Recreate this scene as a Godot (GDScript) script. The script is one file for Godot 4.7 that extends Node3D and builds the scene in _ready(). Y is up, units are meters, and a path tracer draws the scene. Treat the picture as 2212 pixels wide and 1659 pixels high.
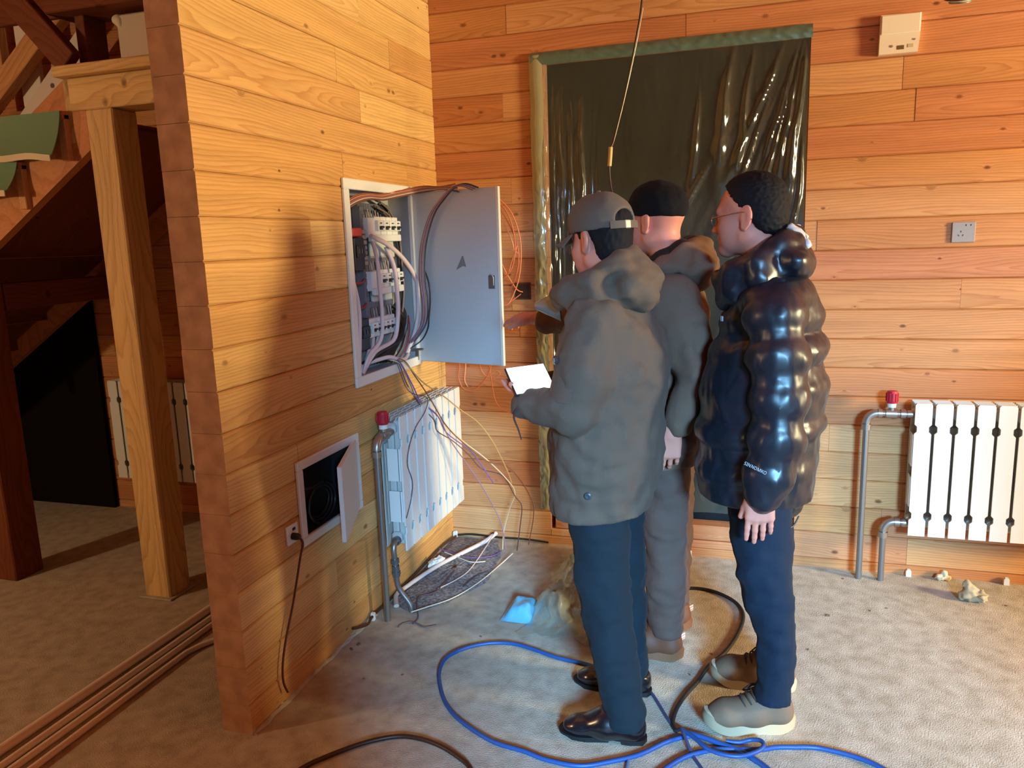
extends Node3D

# ---------------------------------------------------------------- helpers
class MB:
	# collects triangles of one mesh
	var v := PackedVector3Array()
	var n := PackedVector3Array()
	var uv := PackedVector2Array()
	var ix := PackedInt32Array()

	func vert(p: Vector3, nn: Vector3, t := Vector2.ZERO) -> int:
		v.append(p)
		n.append(nn)
		uv.append(t)
		return v.size() - 1

	func tri(a: Vector3, b: Vector3, c: Vector3) -> void:
		var nn := (b - a).cross(c - a).normalized()
		var i := vert(a, nn)
		vert(b, nn)
		vert(c, nn)
		ix.append_array(PackedInt32Array([i, i + 2, i + 1]))

	func quad(a: Vector3, b: Vector3, c: Vector3, d: Vector3, ta := Vector2(0, 0), tb := Vector2(1, 0), tc := Vector2(1, 1), td := Vector2(0, 1)) -> void:
		# counter-clockwise seen from the front
		var nn := (c - a).cross(d - b).normalized()
		var i := vert(a, nn, ta)
		vert(b, nn, tb)
		vert(c, nn, tc)
		vert(d, nn, td)
		ix.append_array(PackedInt32Array([i, i + 2, i + 1, i, i + 3, i + 2]))

	func box(c: Vector3, s: Vector3, bev := 0.0, b := Basis.IDENTITY) -> void:
		var e := s * 0.5
		bev = minf(bev, minf(e.x, minf(e.y, e.z)) * 0.9)
		var P := func(sg: Vector3, ax: int) -> Vector3:
			var q := e - Vector3(bev, bev, bev)
			q[ax] = e[ax]
			return c + b * (q * sg)
		for ax in 3:
			var u := (ax + 1) % 3
			var w := (ax + 2) % 3
			for sg in [-1.0, 1.0]:
				var k := []
				for c2 in [[-1.0, -1.0], [1.0, -1.0], [1.0, 1.0], [-1.0, 1.0]]:
					var g := Vector3.ZERO
					g[ax] = sg
					g[u] = c2[0]
					g[w] = c2[1]
					k.append(P.call(g, ax))
				if sg < 0:
					k.reverse()
				quad(k[0], k[1], k[2], k[3])
		if bev <= 0.0:
			return
		for ax in 3:
			var u := (ax + 1) % 3
			var w := (ax + 2) % 3
			for su in [-1.0, 1.0]:
				for sw in [-1.0, 1.0]:
					var g0 := Vector3.ZERO
					g0[ax] = -1.0
					g0[u] = su
					g0[w] = sw
					var g1 := g0
					g1[ax] = 1.0
					var k := [P.call(g0, u), P.call(g1, u), P.call(g1, w), P.call(g0, w)]
					if su * sw > 0:
						k.reverse()
					quad(k[0], k[1], k[2], k[3])
		for sx in [-1.0, 1.0]:
			for sy in [-1.0, 1.0]:
				for sz in [-1.0, 1.0]:
					var g := Vector3(sx, sy, sz)
					if sx * sy * sz > 0:
						tri(P.call(g, 0), P.call(g, 1), P.call(g, 2))
					else:
						tri(P.call(g, 0), P.call(g, 2), P.call(g, 1))

	func tube(pts: PackedVector3Array, r: float, sides := 8, r_end := -1.0, flat := 1.0) -> void:
		var m := pts.size()
		if r_end < 0.0:
			r_end = r
		var t0 := (pts[1] - pts[0]).normalized()
		var up := Vector3.UP if absf(t0.y) < 0.9 else Vector3.RIGHT
		var side := t0.cross(up).normalized()
		var base := v.size()
		for i in m:
			var t := (pts[mini(i + 1, m - 1)] - pts[maxi(i - 1, 0)]).normalized()
			side = (side - t * side.dot(t)).normalized()
			var w := side.cross(t)
			var rr := lerpf(r, r_end, float(i) / (m - 1))
			for k in sides:
				var a := TAU * k / sides
				var d := side * cos(a) + w * sin(a)
				vert(pts[i] + side * cos(a) * rr + w * sin(a) * rr * flat, d, Vector2(float(k) / sides, float(i) / m))
		for i in m - 1:
			for k in sides:
				var a := base + i * sides + k
				var b := base + i * sides + (k + 1) % sides
				ix.append_array(PackedInt32Array([a, b, a + sides, b, b + sides, a + sides]))
		for e in 2:
			var at := base + (0 if e == 0 else (m - 1) * sides)
			var nn := (pts[0] - pts[1]).normalized() if e == 0 else (pts[m - 1] - pts[m - 2]).normalized()
			var cc := vert(pts[0] if e == 0 else pts[m - 1], nn)
			var first := v.size()
			for k in sides:
				vert(v[at + k], nn)
			for k in sides:
				var a := first + k
				var b := first + (k + 1) % sides
				ix.append_array(PackedInt32Array([cc, b, a] if e == 0 else [cc, a, b]))

	func lathe(prof: PackedVector2Array, xf: Transform3D, segs := 16, smooth := false) -> void:
		# profile points (radius, height along the local y axis), from bottom to top
		for i in prof.size() - 1:
			var a := prof[i]
			var b := prof[i + 1]
			var t := (b - a).normalized()
			var nb := Vector2(t.y, -t.x)
			var na := nb
			var nc := nb
			if smooth:
				if i > 0:
					var t2 := (a - prof[i - 1]).normalized()
					na = (nb + Vector2(t2.y, -t2.x)).normalized()
				if i < prof.size() - 2:
					var t3 := (prof[i + 2] - b).normalized()
					nc = (nb + Vector2(t3.y, -t3.x)).normalized()
			var base := v.size()
			for k in segs + 1:
				var an := TAU * k / segs
				var d := Vector3(cos(an), 0, sin(an))
				vert(xf * (d * a.x + Vector3(0, a.y, 0)), (xf.basis * (d * na.x + Vector3(0, na.y, 0))).normalized())
				vert(xf * (d * b.x + Vector3(0, b.y, 0)), (xf.basis * (d * nc.x + Vector3(0, nc.y, 0))).normalized())
			for k in segs:
				var p := base + k * 2
				ix.append_array(PackedInt32Array([p, p + 2, p + 1, p + 1, p + 2, p + 3]))

	func prism(poly: PackedVector2Array, depth: float, xf: Transform3D) -> void:
		# polygon in the local xy plane (counter-clockwise), extruded towards local +z
		var m := poly.size()
		var t := Geometry2D.triangulate_polygon(poly)
		for e in 2:
			var z := depth if e == 1 else 0.0
			var nn := (xf.basis * Vector3(0, 0, 1.0 if e == 1 else -1.0)).normalized()
			var f := v.size()
			for p in poly:
				vert(xf * Vector3(p.x, p.y, z), nn, p)
			for i in range(0, t.size(), 3):
				var a := t[i]
				var b := t[i + 1]
				var c := t[i + 2]
				var ccw := (poly[b] - poly[a]).cross(poly[c] - poly[a]) > 0.0
				if ccw == (e == 1):
					var s := b
					b = c
					c = s
				ix.append_array(PackedInt32Array([f + a, f + b, f + c]))
		for i in m:
			var p := poly[i]
			var q := poly[(i + 1) % m]
			quad(xf * Vector3(p.x, p.y, 0), xf * Vector3(q.x, q.y, 0), xf * Vector3(q.x, q.y, depth), xf * Vector3(p.x, p.y, depth))

	func sheet(nu: int, nv: int, fn: Callable, thick := 0.0) -> void:
		# a surface point = fn(u, v), smooth normals; with a thickness a second skin behind it
		var pts := PackedVector3Array()
		for j in nv + 1:
			for i in nu + 1:
				pts.append(fn.call(float(i) / nu, float(j) / nv))
		var w := nu + 1
		var nor := PackedVector3Array()
		for j in nv + 1:
			for i in nu + 1:
				var du := pts[j * w + mini(i + 1, nu)] - pts[j * w + maxi(i - 1, 0)]
				var dv := pts[mini(j + 1, nv) * w + i] - pts[maxi(j - 1, 0) * w + i]
				nor.append(du.cross(dv).normalized())
		for s in (2 if thick > 0.0 else 1):
			var base := v.size()
			for k in pts.size():
				vert(pts[k] - nor[k] * thick * s, nor[k] * (1.0 if s == 0 else -1.0), Vector2(float(k % w) / nu, float(k / w) / nv))
			for j in nv:
				for i in nu:
					var a := base + j * w + i
					if s == 0:
						ix.append_array(PackedInt32Array([a, a + w, a + 1, a + 1, a + w, a + w + 1]))
					else:
						ix.append_array(PackedInt32Array([a, a + 1, a + w, a + 1, a + w + 1, a + w]))
		if thick > 0.0:
			var ring := []
			for i in nu:
				ring.append(i)
			for j in nv:
				ring.append(j * w + nu)
			for i in nu:
				ring.append(nv * w + nu - i)
			for j in nv:
				ring.append((nv - j) * w)
			for k in ring.size():
				var a: int = ring[k]
				var b: int = ring[(k + 1) % ring.size()]
				quad(pts[a], pts[a] - nor[a] * thick, pts[b] - nor[b] * thick, pts[b])

	func into(am: ArrayMesh, m: Material) -> void:
		var a := []
		a.resize(Mesh.ARRAY_MAX)
		a[Mesh.ARRAY_VERTEX] = v
		a[Mesh.ARRAY_NORMAL] = n
		a[Mesh.ARRAY_TEX_UV] = uv
		a[Mesh.ARRAY_INDEX] = ix
		am.add_surface_from_arrays(Mesh.PRIMITIVE_TRIANGLES, a)
		am.surface_set_material(am.get_surface_count() - 1, m)


class Vox:
	# a field of distances on a grid, meshed as surface nets: for bodies, clothes, shoes and lumps
	var o: Vector3
	var h: float
	var nx: int
	var ny: int
	var nz: int
	var f := PackedFloat32Array()

	func _init(lo: Vector3, hi: Vector3, cell: float) -> void:
		h = cell
		o = lo - Vector3.ONE * cell * 2.0
		nx = int((hi.x - lo.x) / cell) + 5
		ny = int((hi.y - lo.y) / cell) + 5
		nz = int((hi.z - lo.z) / cell) + 5
		f.resize(nx * ny * nz)
		f.fill(9.0)

	func span(lo: Vector3, hi: Vector3) -> PackedInt32Array:
		var a := (lo - o) / h
		var b := (hi - o) / h
		return PackedInt32Array([clampi(int(a.x), 0, nx - 1), clampi(int(b.x) + 1, 0, nx - 1), clampi(int(a.y), 0, ny - 1), clampi(int(b.y) + 1, 0, ny - 1), clampi(int(a.z), 0, nz - 1), clampi(int(b.z) + 1, 0, nz - 1)])

	func cap(a: Vector3, b: Vector3, ra: float, rb: float, k := 0.03, s := Vector3.ONE) -> void:
		var big := maxf(ra, rb)
		var e := s * (big + k + h * 2.0)
		var r := span(a.min(b) - e, a.max(b) + e)
		var q := Vector3.ONE / s
		var aq := a * q
		var ba := b * q - aq
		var inv := 1.0 / maxf(ba.length_squared(), 1e-9)
		var dr := rb - ra
		for z in range(r[4], r[5] + 1):
			for y in range(r[2], r[3] + 1):
				var i := (z * ny + y) * nx + r[0]
				var pz := Vector3(0, o.y + y * h, o.z + z * h)
				for x in range(r[0], r[1] + 1):
					pz.x = o.x + x * h
					var p := pz * q - aq
					var t := clampf(p.dot(ba) * inv, 0.0, 1.0)
					var d := (p - ba * t).length() - ra - dr * t
					var w := f[i]
					var m := minf(d, w)
					var g := k - absf(d - w)
					if g > 0.0:
						m -= g * g / (4.0 * k)
					f[i] = m
					i += 1

	func ell(c: Vector3, rad: Vector3, b := Basis.IDENTITY, k := 0.02, cutting := false) -> void:
		var e := Vector3.ZERO
		for i in 3:
			e[i] = sqrt(pow(b.x[i] * rad.x, 2) + pow(b.y[i] * rad.y, 2) + pow(b.z[i] * rad.z, 2)) + k + h * 2.0
		var r := span(c - e, c + e)
		var ib := b.inverse()
		for z in range(r[4], r[5] + 1):
			for y in range(r[2], r[3] + 1):
				var i := (z * ny + y) * nx + r[0]
				for x in range(r[0], r[1] + 1):
					var p := (ib * (Vector3(o.x + x * h, o.y + y * h, o.z + z * h) - c)) / rad
					var l := p.length()
					var d := l * (l - 1.0) / maxf((p / rad).length(), 1e-4)
					if cutting:
						var w := f[i]
						d = -d
						var m := maxf(d, w)
						var g := k - absf(d - w)
						if g > 0.0:
							m += g * g / (4.0 * k)
						f[i] = m
					else:
						var w := f[i]
						var m := minf(d, w)
						var g := k - absf(d - w)
						if g > 0.0:
							m -= g * g / (4.0 * k)
						f[i] = m
					i += 1

	func clip(nn: Vector3, at: Vector3, k := 0.006) -> void:
		# keeps what lies behind the plane
		var dd := nn.dot(at)
		var i := 0
		for z in nz:
			for y in ny:
				var c := nn.y * (o.y + y * h) + nn.z * (o.z + z * h) - dd
				for x in nx:
					var w := f[i]
					if w < 8.0:
						var d := c + nn.x * (o.x + x * h)
						var m := maxf(d, w)
						var g := k - absf(d - w)
						if g > 0.0:
							m += g * g / (4.0 * k)
						f[i] = m
					i += 1

	func fold(noise: FastNoiseLite, amp: float, st: Vector3, band := 0.03) -> void:
		# cloth folds: moves the surface in and out by a noise stretched by st
		var i := 0
		for z in nz:
			for y in ny:
				for x in nx:
					var w := f[i]
					if absf(w) < band:
						f[i] = w + amp * noise.get_noise_3d((o.x + x * h) * st.x, (o.y + y * h) * st.y, (o.z + z * h) * st.z)
					i += 1

	func mesh(mb: MB) -> void:
		var base := mb.v.size()
		var id := PackedInt32Array()
		id.resize(nx * ny * nz)
		id.fill(-1)
		var sy := nx
		var sz := nx * ny
		var off := PackedInt32Array([0, 1, sy, sy + 1, sz, sz + 1, sz + sy, sz + sy + 1])
		var ea := PackedInt32Array([0, 2, 4, 6, 0, 1, 4, 5, 0, 1, 2, 3])
		var eb := PackedInt32Array([1, 3, 5, 7, 2, 3, 6, 7, 4, 5, 6, 7])
		var pv := PackedVector3Array()
		for z in nz - 1:
			for y in ny - 1:
				var i := (z * ny + y) * nx
				for x in nx - 1:
					var w0 := f[i]
					if absf(w0) < h * 3.0:
						var s0 := w0 < 0.0
						if (f[i + 1] < 0.0) != s0 or (f[i + sy] < 0.0) != s0 or (f[i + sz] < 0.0) != s0 or (f[i + sy + 1] < 0.0) != s0 or (f[i + sz + 1] < 0.0) != s0 or (f[i + sz + sy] < 0.0) != s0 or (f[i + sz + sy + 1] < 0.0) != s0:
							var acc := Vector3.ZERO
							var cnt := 0
							for e in 12:
								var ca := ea[e]
								var cb := eb[e]
								var fa := f[i + off[ca]]
								var fb := f[i + off[cb]]
								if (fa < 0.0) != (fb < 0.0):
									var t := fa / (fa - fb)
									var pa := Vector3(ca & 1, (ca >> 1) & 1, ca >> 2)
									var pb := Vector3(cb & 1, (cb >> 1) & 1, cb >> 2)
									acc += pa.lerp(pb, t)
									cnt += 1
							id[i] = pv.size()
							pv.append(o + (Vector3(x, y, z) + acc / cnt) * h)
					i += 1
		var nn := PackedVector3Array()
		nn.resize(pv.size())
		var q := PackedInt32Array()
		for z in range(1, nz - 1):
			for y in range(1, ny - 1):
				var i := (z * ny + y) * nx + 1
				for x in range(1, nx - 1):
					var w0 := f[i]
					if absf(w0) < h * 3.0:
						var s := w0 < 0.0
						for ax in 3:
							var st := 1 if ax == 0 else (sy if ax == 1 else sz)
							if (f[i + st] < 0.0) != s:
								var u := sy if ax == 0 else (sz if ax == 1 else 1)
								var w := sz if ax == 0 else (1 if ax == 1 else sy)
								var a := id[i - u - w]
								var b := id[i - w]
								var c := id[i]
								var d := id[i - u]
								if a < 0 or b < 0 or c < 0 or d < 0:
									continue
								var fn := (pv[c] - pv[a]).cross(pv[d] - pv[b])
								if s:
									q.append_array(PackedInt32Array([a, c, b, a, d, c]))
								else:
									fn = -fn
									q.append_array(PackedInt32Array([a, b, c, a, c, d]))
								nn[a] += fn
								nn[b] += fn
								nn[c] += fn
								nn[d] += fn
					i += 1
		for k in pv.size():
			mb.vert(pv[k], nn[k].normalized(), Vector2(pv[k].x + pv[k].z, pv[k].y))
		for k in q:
			mb.ix.append(base + k)


var taken := {}
var rng := RandomNumberGenerator.new()

func numbered(called: String) -> String:
	var k: int = taken.get(called, 0)
	taken[called] = k + 1
	return called if k == 0 else "%s_%03d" % [called, k]

func tag(o: Node3D, label := "", category := "", group := "", kind := "") -> Node3D:
	if label:
		o.set_meta("label", label)
	if category:
		o.set_meta("category", category)
	if group:
		o.set_meta("group", group)
	if kind:
		o.set_meta("kind", kind)
	return o

func thing(called: String, label: String, category: String, at := Vector3.ZERO, group := "") -> Node3D:
	var o := Node3D.new()
	o.name = numbered(called)
	add_child(o)
	o.position = at
	tag(o, label, category, group)
	return o

func away(o: Node3D) -> Vector3:
	# where the origin of a part's parent stands in the scene
	var p := Vector3.ZERO
	var k: Node = o
	while k != self and k is Node3D:
		p += (k as Node3D).position
		k = k.get_parent()
	return p

# commits a mesh (in scene coordinates) as one named part of parent
func obj(called: String, mb: MB, m: Material, parent: Node3D = null) -> MeshInstance3D:
	var am := ArrayMesh.new()
	mb.into(am, m)
	return put(called, am, parent)

func put(called: String, am: Mesh, parent: Node3D = null) -> MeshInstance3D:
	var o := MeshInstance3D.new()
	o.mesh = am
	if parent == null:
		o.name = numbered(called)
		add_child(o, true)
	else:
		o.name = called
		parent.add_child(o, true)
		o.position = -away(parent)
	return o

# one mesh whose own position is its base point
func single(called: String, mb: MB, m: Material, at: Vector3, label: String, category: String, group := "") -> MeshInstance3D:
	for i in mb.v.size():
		mb.v[i] -= at
	var o := obj(called, mb, m)
	o.position = at
	tag(o, label, category, group)
	return o

func mat(c: Color, rough := 0.7, metal := 0.0, spec := 0.5) -> StandardMaterial3D:
	var m := StandardMaterial3D.new()
	m.albedo_color = c
	m.roughness = rough
	m.metallic = metal
	m.metallic_specular = spec
	return m

func c8(r: int, g: int, b: int) -> Color:
	return Color(r / 255.0, g / 255.0, b / 255.0)

func noise(sd: int, fq: float, oct := 3) -> FastNoiseLite:
	var n := FastNoiseLite.new()
	n.seed = sd
	n.frequency = fq
	n.noise_type = FastNoiseLite.TYPE_SIMPLEX_SMOOTH
	n.fractal_octaves = oct
	return n

func ntex(n: FastNoiseLite, size: int, ramp: Gradient = null, as_normal := 0.0) -> NoiseTexture2D:
	var t := NoiseTexture2D.new()
	t.width = size
	t.height = size
	t.seamless = true
	t.noise = n
	t.generate_mipmaps = false
	if as_normal > 0.0:
		t.as_normal_map = true
		t.bump_strength = as_normal
	if ramp:
		t.color_ramp = ramp
	return t

func ramp(offs: Array, cols: Array) -> Gradient:
	var g := Gradient.new()
	g.offsets = PackedFloat32Array(offs)
	g.colors = PackedColorArray(cols)
	return g

func grainy(m: StandardMaterial3D, tex: Texture2D, nrm: Texture2D, sc: float, strength := 1.0) -> StandardMaterial3D:
	if tex:
		m.albedo_texture = tex
	if nrm:
		m.normal_enabled = true
		m.normal_texture = nrm
		m.normal_scale = strength
	m.uv1_triplanar = true
	m.uv1_world_triplanar = true
	m.uv1_scale = Vector3.ONE * sc
	return m

# a smooth curve through points
func curve(p: Array, steps := 8) -> PackedVector3Array:
	var r := PackedVector3Array()
	var m := p.size()
	for i in m - 1:
		var a: Vector3 = p[maxi(i - 1, 0)]
		var b: Vector3 = p[i]
		var c: Vector3 = p[i + 1]
		var d: Vector3 = p[mini(i + 2, m - 1)]
		for k in steps:
			var t := float(k) / steps
			r.append(b.cubic_interpolate(c, a, d, t))
	r.append(p[m - 1])
	return r

func V(x: float, y: float, z: float) -> Vector3:
	return Vector3(x, y, z)

# basis whose y axis runs along d
func along(d: Vector3) -> Basis:
	d = d.normalized()
	var s := d.cross(Vector3.UP if absf(d.y) < 0.95 else Vector3.RIGHT).normalized()
	return Basis(s, d, s.cross(d))

func rod(mb: MB, a: Vector3, b: Vector3, r: float, sides := 12) -> void:
	mb.tube(PackedVector3Array([a, b]), r, sides)

# ---------------------------------------------------------------- scene
var wood := []
var wood_pale := []
var end_wood: StandardMaterial3D
var M := {}

func _ready() -> void:
	rng.seed = 7
	lights()
	materials()
	shell()
	stairs()
	panels()
	radiators()
	wall_things()
	window_film()
	floor_things()
	wires()
	person_grey()
	person_taupe()
	person_puffer()

func lights() -> void:
	var cam := Camera3D.new()
	cam.name = "camera"
	add_child(cam)
	cam.transform = Transform3D(Basis(V(0.955, -0.032, -0.296), V(-0.024, 0.983, -0.182), V(0.296, 0.181, 0.938)).orthonormalized(), V(1.553, 1.58, 3.751))
	cam.fov = 52.84
	cam.near = 0.05
	cam.current = true
	var we := WorldEnvironment.new()
	we.name = "environment"
	var e := Environment.new()
	e.background_mode = Environment.BG_COLOR
	e.background_color = Color(0.55, 0.7, 0.95)
	e.background_energy_multiplier = 0.6
	e.tonemap_mode = Environment.TONE_MAPPER_LINEAR
	e.tonemap_exposure = 1.0
	e.sdfgi_enabled = true
	e.ssao_enabled = true
	e.ssil_enabled = true
	we.environment = e
	add_child(we)
	# warm light from a window in the right wall, and cold light from the wide doorway behind the camera
	warm_window(V(6.83, 1.80, 1.85), 0.8, 0.8, 50.0)
	daylight(V(4.5, 3.2, 9.5), V(1.6, 0.5, 1.2), 1.5, 1.2, 290.0)

func warm_window(at: Vector3, w: float, hgt: float, energy: float) -> void:
	# frosted window in the right wall, out of frame
	var t := Node3D.new()
	t.name = "window_2"
	add_child(t)
	t.position = at
	t.set_meta("kind", "structure")
	var mb := MB.new()
	frame_x(mb, at.y - hgt * 0.5 - 0.06, at.y + hgt * 0.5 + 0.06, at.z - w * 0.5 - 0.06, at.z + w * 0.5 + 0.06, 0.06, at.x - 0.03, at.x + 0.02)
	obj("window_frame", mb, mat(c8(206, 150, 100), 0.6), t)
	mb = MB.new()
	mb.box(at, V(0.012, hgt, w), 0.002)
	var glow := mat(Color(0.9, 0.85, 0.7), 0.4)
	glow.emission_enabled = true
	glow.emission = Color(1.0, 0.92, 0.7)
	glow.emission_energy_multiplier = 3.0
	obj("pane", mb, glow, t)
	var l := AreaLight3D.new()
	l.name = "window_light"
	l.area_size = Vector2(w, hgt)
	l.area_normalize_energy = true
	l.light_color = Color(1.0, 0.93, 0.72)
	l.light_energy = energy
	l.area_range = 14.0
	l.shadow_enabled = true
	t.add_child(l)
	l.transform = Transform3D(Basis.looking_at(V(-1, 0, 0), Vector3.UP), V(-0.012, 0, 0))

func daylight(at: Vector3, to: Vector3, w: float, hgt: float, energy: float) -> void:
	# added glowing panel, unseen, standing in for sky light through the doorway
	var t := thing("sky_panel", "large added glowing panel standing in for the sky outside the doorway behind the camera", "lamp", at)
	var d := (to - at).normalized()
	var b := Basis.looking_at(d, Vector3.UP)
	var mb := MB.new()
	mb.box(at - d * 0.03, V(w + 0.1, hgt + 0.1, 0.05), 0.01, b)
	obj("frame", mb, mat(Color(0.5, 0.5, 0.5), 0.5), t)
	mb = MB.new()
	mb.box(at, V(w, hgt, 0.012), 0.004, b)
	var glow := mat(Color(0.9, 0.9, 0.9), 0.4)
	glow.emission_enabled = true
	glow.emission = Color(0.6, 0.82, 1.0)
	glow.emission_energy_multiplier = 3.0
	obj("light_panel", mb, glow, t)
	var l := AreaLight3D.new()
	l.name = "sky_daylight"
	l.area_size = Vector2(w, hgt)
	l.area_normalize_energy = true
	l.light_color = Color(0.53, 0.80, 1.0)
	l.light_energy = energy
	l.area_range = 16.0
	l.shadow_enabled = true
	t.add_child(l)
	l.transform = Transform3D(b, d * 0.012)

func wood_image(sd: int) -> Texture2D:
	# long-grain pine, 3 m by one board, with growth rings and knots
	var w := 1536
	var hh := 128
	var n := noise(sd, 1.0, 2)
	var fine := noise(sd + 50, 1.0, 2)
	var r := RandomNumberGenerator.new()
	r.seed = sd
	var knots := []
	for k in 4 + sd % 4:
		knots.append([r.randf() * 3.0, r.randf_range(0.012, 0.12), r.randf_range(0.003, 0.009), r.randf_range(0.2, 0.9)])
	var pith := r.randf_range(-0.03, 0.16)
	var deep := r.randf_range(0.02, 0.07)
	var by := PackedByteArray()
	by.resize(w * hh * 3)
	var i := 0
	for y in hh:
		var yy := y * 0.132 / hh
		for x in w:
			var xx := x * 3.0 / w
			var dy := yy - pith + 0.016 * n.get_noise_2d(xx * 0.9, 3.0)
			var dz := deep + 0.045 * n.get_noise_2d(xx * 0.7 + 40.0, yy * 3.0)
			var rad := sqrt(dy * dy + dz * dz) * 95.0 + 0.35 * n.get_noise_2d(xx * 2.5, yy * 30.0)
			var dark := 0.0
			for kn in knots:
				var kx: float = (xx - kn[0]) * 0.55
				var ky: float = yy - kn[1]
				var q: float = sqrt(kx * kx + ky * ky) / kn[2]
				if q < 5.0:
					rad += 2.2 * exp(-q * 0.9)
					if q < 1.5:
						dark = maxf(dark, kn[3] * clampf(1.5 - q, 0.0, 1.0) * (0.75 + 0.25 * sin(q * 14.0)))
			var fr := rad - floorf(rad)
			var late := pow(fr, 2.5)
			if fr > 0.93:
				late *= (1.0 - fr) / 0.07
			var g := 1.0 - 0.12 * late + 0.06 * fine.get_noise_2d(xx * 9.0, yy * 900.0) + 0.06 * n.get_noise_2d(xx * 0.8, yy * 14.0 + 9.0)
			var cr := g * (1.0 - 0.62 * dark)
			by[i] = int(clampf(cr * 250.0, 0.0, 255.0))
			by[i + 1] = int(clampf((cr - 0.05 * late - 0.08 * dark) * 246.0, 0.0, 255.0))
			by[i + 2] = int(clampf((cr - 0.10 * late - 0.10 * dark) * 240.0, 0.0, 255.0))
			i += 3
	return ImageTexture.create_from_image(Image.create_from_data(w, hh, false, Image.FORMAT_RGB8, by))

func materials() -> void:
	var tex := []
	for k in 6:
		tex.append(wood_image(11 + k))
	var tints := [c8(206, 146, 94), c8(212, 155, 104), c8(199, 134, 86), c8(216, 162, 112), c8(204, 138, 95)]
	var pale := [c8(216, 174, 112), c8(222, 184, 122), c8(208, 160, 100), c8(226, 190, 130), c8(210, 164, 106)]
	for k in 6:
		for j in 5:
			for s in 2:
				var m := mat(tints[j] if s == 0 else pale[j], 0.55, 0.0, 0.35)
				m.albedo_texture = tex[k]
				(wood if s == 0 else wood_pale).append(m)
	end_wood = grainy(mat(c8(198, 148, 112), 0.75, 0.0, 0.2), ntex(noise(3, 0.02), 256, ramp([0.2, 0.8], [Color(0.88, 0.86, 0.86), Color(1, 1, 1)])), null, 2.0)
	var ctex := ntex(noise(21, 0.012, 6), 1024, ramp([0.15, 0.42, 0.6, 0.85], [Color(0.87, 0.85, 0.82), Color(0.93, 0.92, 0.905), Color(0.955, 0.945, 0.935), Color(1, 1, 0.99)]))
	var cn := ntex(noise(22, 0.16, 4), 1024, null, 3.0)
	M.concrete = grainy(mat(c8(186, 176, 160), 0.85, 0.0, 0.3), ctex, cn, 0.9, 0.5)
	var mtex := ntex(noise(31, 0.03, 4), 512, ramp([0.2, 0.5, 0.8], [Color(0.66, 0.66, 0.66), Color(0.86, 0.86, 0.86), Color(1, 1, 1)]))
	M.mortar = grainy(mat(c8(158, 150, 148), 0.95, 0.0, 0.2), mtex, ntex(noise(32, 0.05, 4), 512, null, 5.0), 3.0, 0.7)
	M.white = mat(c8(222, 222, 218), 0.45)
	M.white_metal = mat(c8(214, 212, 208), 0.38)
	M.rad = mat(c8(228, 228, 224), 0.35)
	M.dark = mat(c8(28, 25, 24), 0.7)
	M.steel = mat(c8(150, 148, 146), 0.38, 0.85)
	M.brass = mat(c8(170, 160, 150), 0.35, 0.8)
	M.red = mat(c8(178, 24, 44), 0.45)
	M.black_cable = mat(c8(30, 24, 22), 0.5)
	M.blue_cable = mat(c8(32, 72, 132), 0.45)
	M.grey_plastic = mat(c8(150, 148, 146), 0.5)
	M.board = grainy(mat(c8(30, 28, 27), 0.6, 0.0, 0.3), ntex(noise(41, 0.01), 256, ramp([0.2, 0.8], [Color(0.7, 0.68, 0.66), Color(1, 1, 1)])), null, 0.6)
	M.raw_wood = wood[8]

# a board in the plane of a wall: u along the wall, v up; recessed joints by chamfered long edges
func plank_mesh(L: float, hh: float, depth: float, face: Transform3D, m: Material, tu: float, v0 := 0.0, v1 := 1.0, flip := false) -> ArrayMesh:
	# local: x along 0..L, y up 0..hh, z out of the wall, front at 0, back at -depth
	var c := minf(0.0055, hh * 0.3)
	var g := 0.0006
	var pr := [V(0, g, -depth), V(0, g, -c), V(0, g + c, 0), V(0, hh - g - c, 0), V(0, hh - g, -c), V(0, hh - g, -depth)]
	var a := MB.new()
	var u0 := tu
	var u1 := tu + L / 3.0
	if flip:
		var s := u0
		u0 = u1
		u1 = s
	for k in 5:
		var p: Vector3 = pr[k]
		var q: Vector3 = pr[k + 1]
		var lx := V(L - 0.0008, 0, 0)
		var ta := lerpf(v0, v1, clampf(p.y / hh, 0, 1))
		var tb := lerpf(v0, v1, clampf(q.y / hh, 0, 1))
		a.quad(face * p, face * (p + lx), face * (q + lx), face * q, Vector2(u0, ta), Vector2(u1, ta), Vector2(u1, tb), Vector2(u0, tb))
	var e := MB.new()
	for s in 2:
		var x := 0.0 if s == 0 else L - 0.0008
		var q := []
		for p in pr:
			q.append(face * (p + V(x, 0, 0)))
		if s == 1:
			for k in range(1, 5):
				e.tri(q[0], q[k + 1], q[k])
		else:
			for k in range(1, 5):
				e.tri(q[0], q[k], q[k + 1])
	# orientation of the ends follows the profile; both sides are drawn anyway
	var am := ArrayMesh.new()
	a.into(am, m)
	e.into(am, end_wood)
	return am

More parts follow.
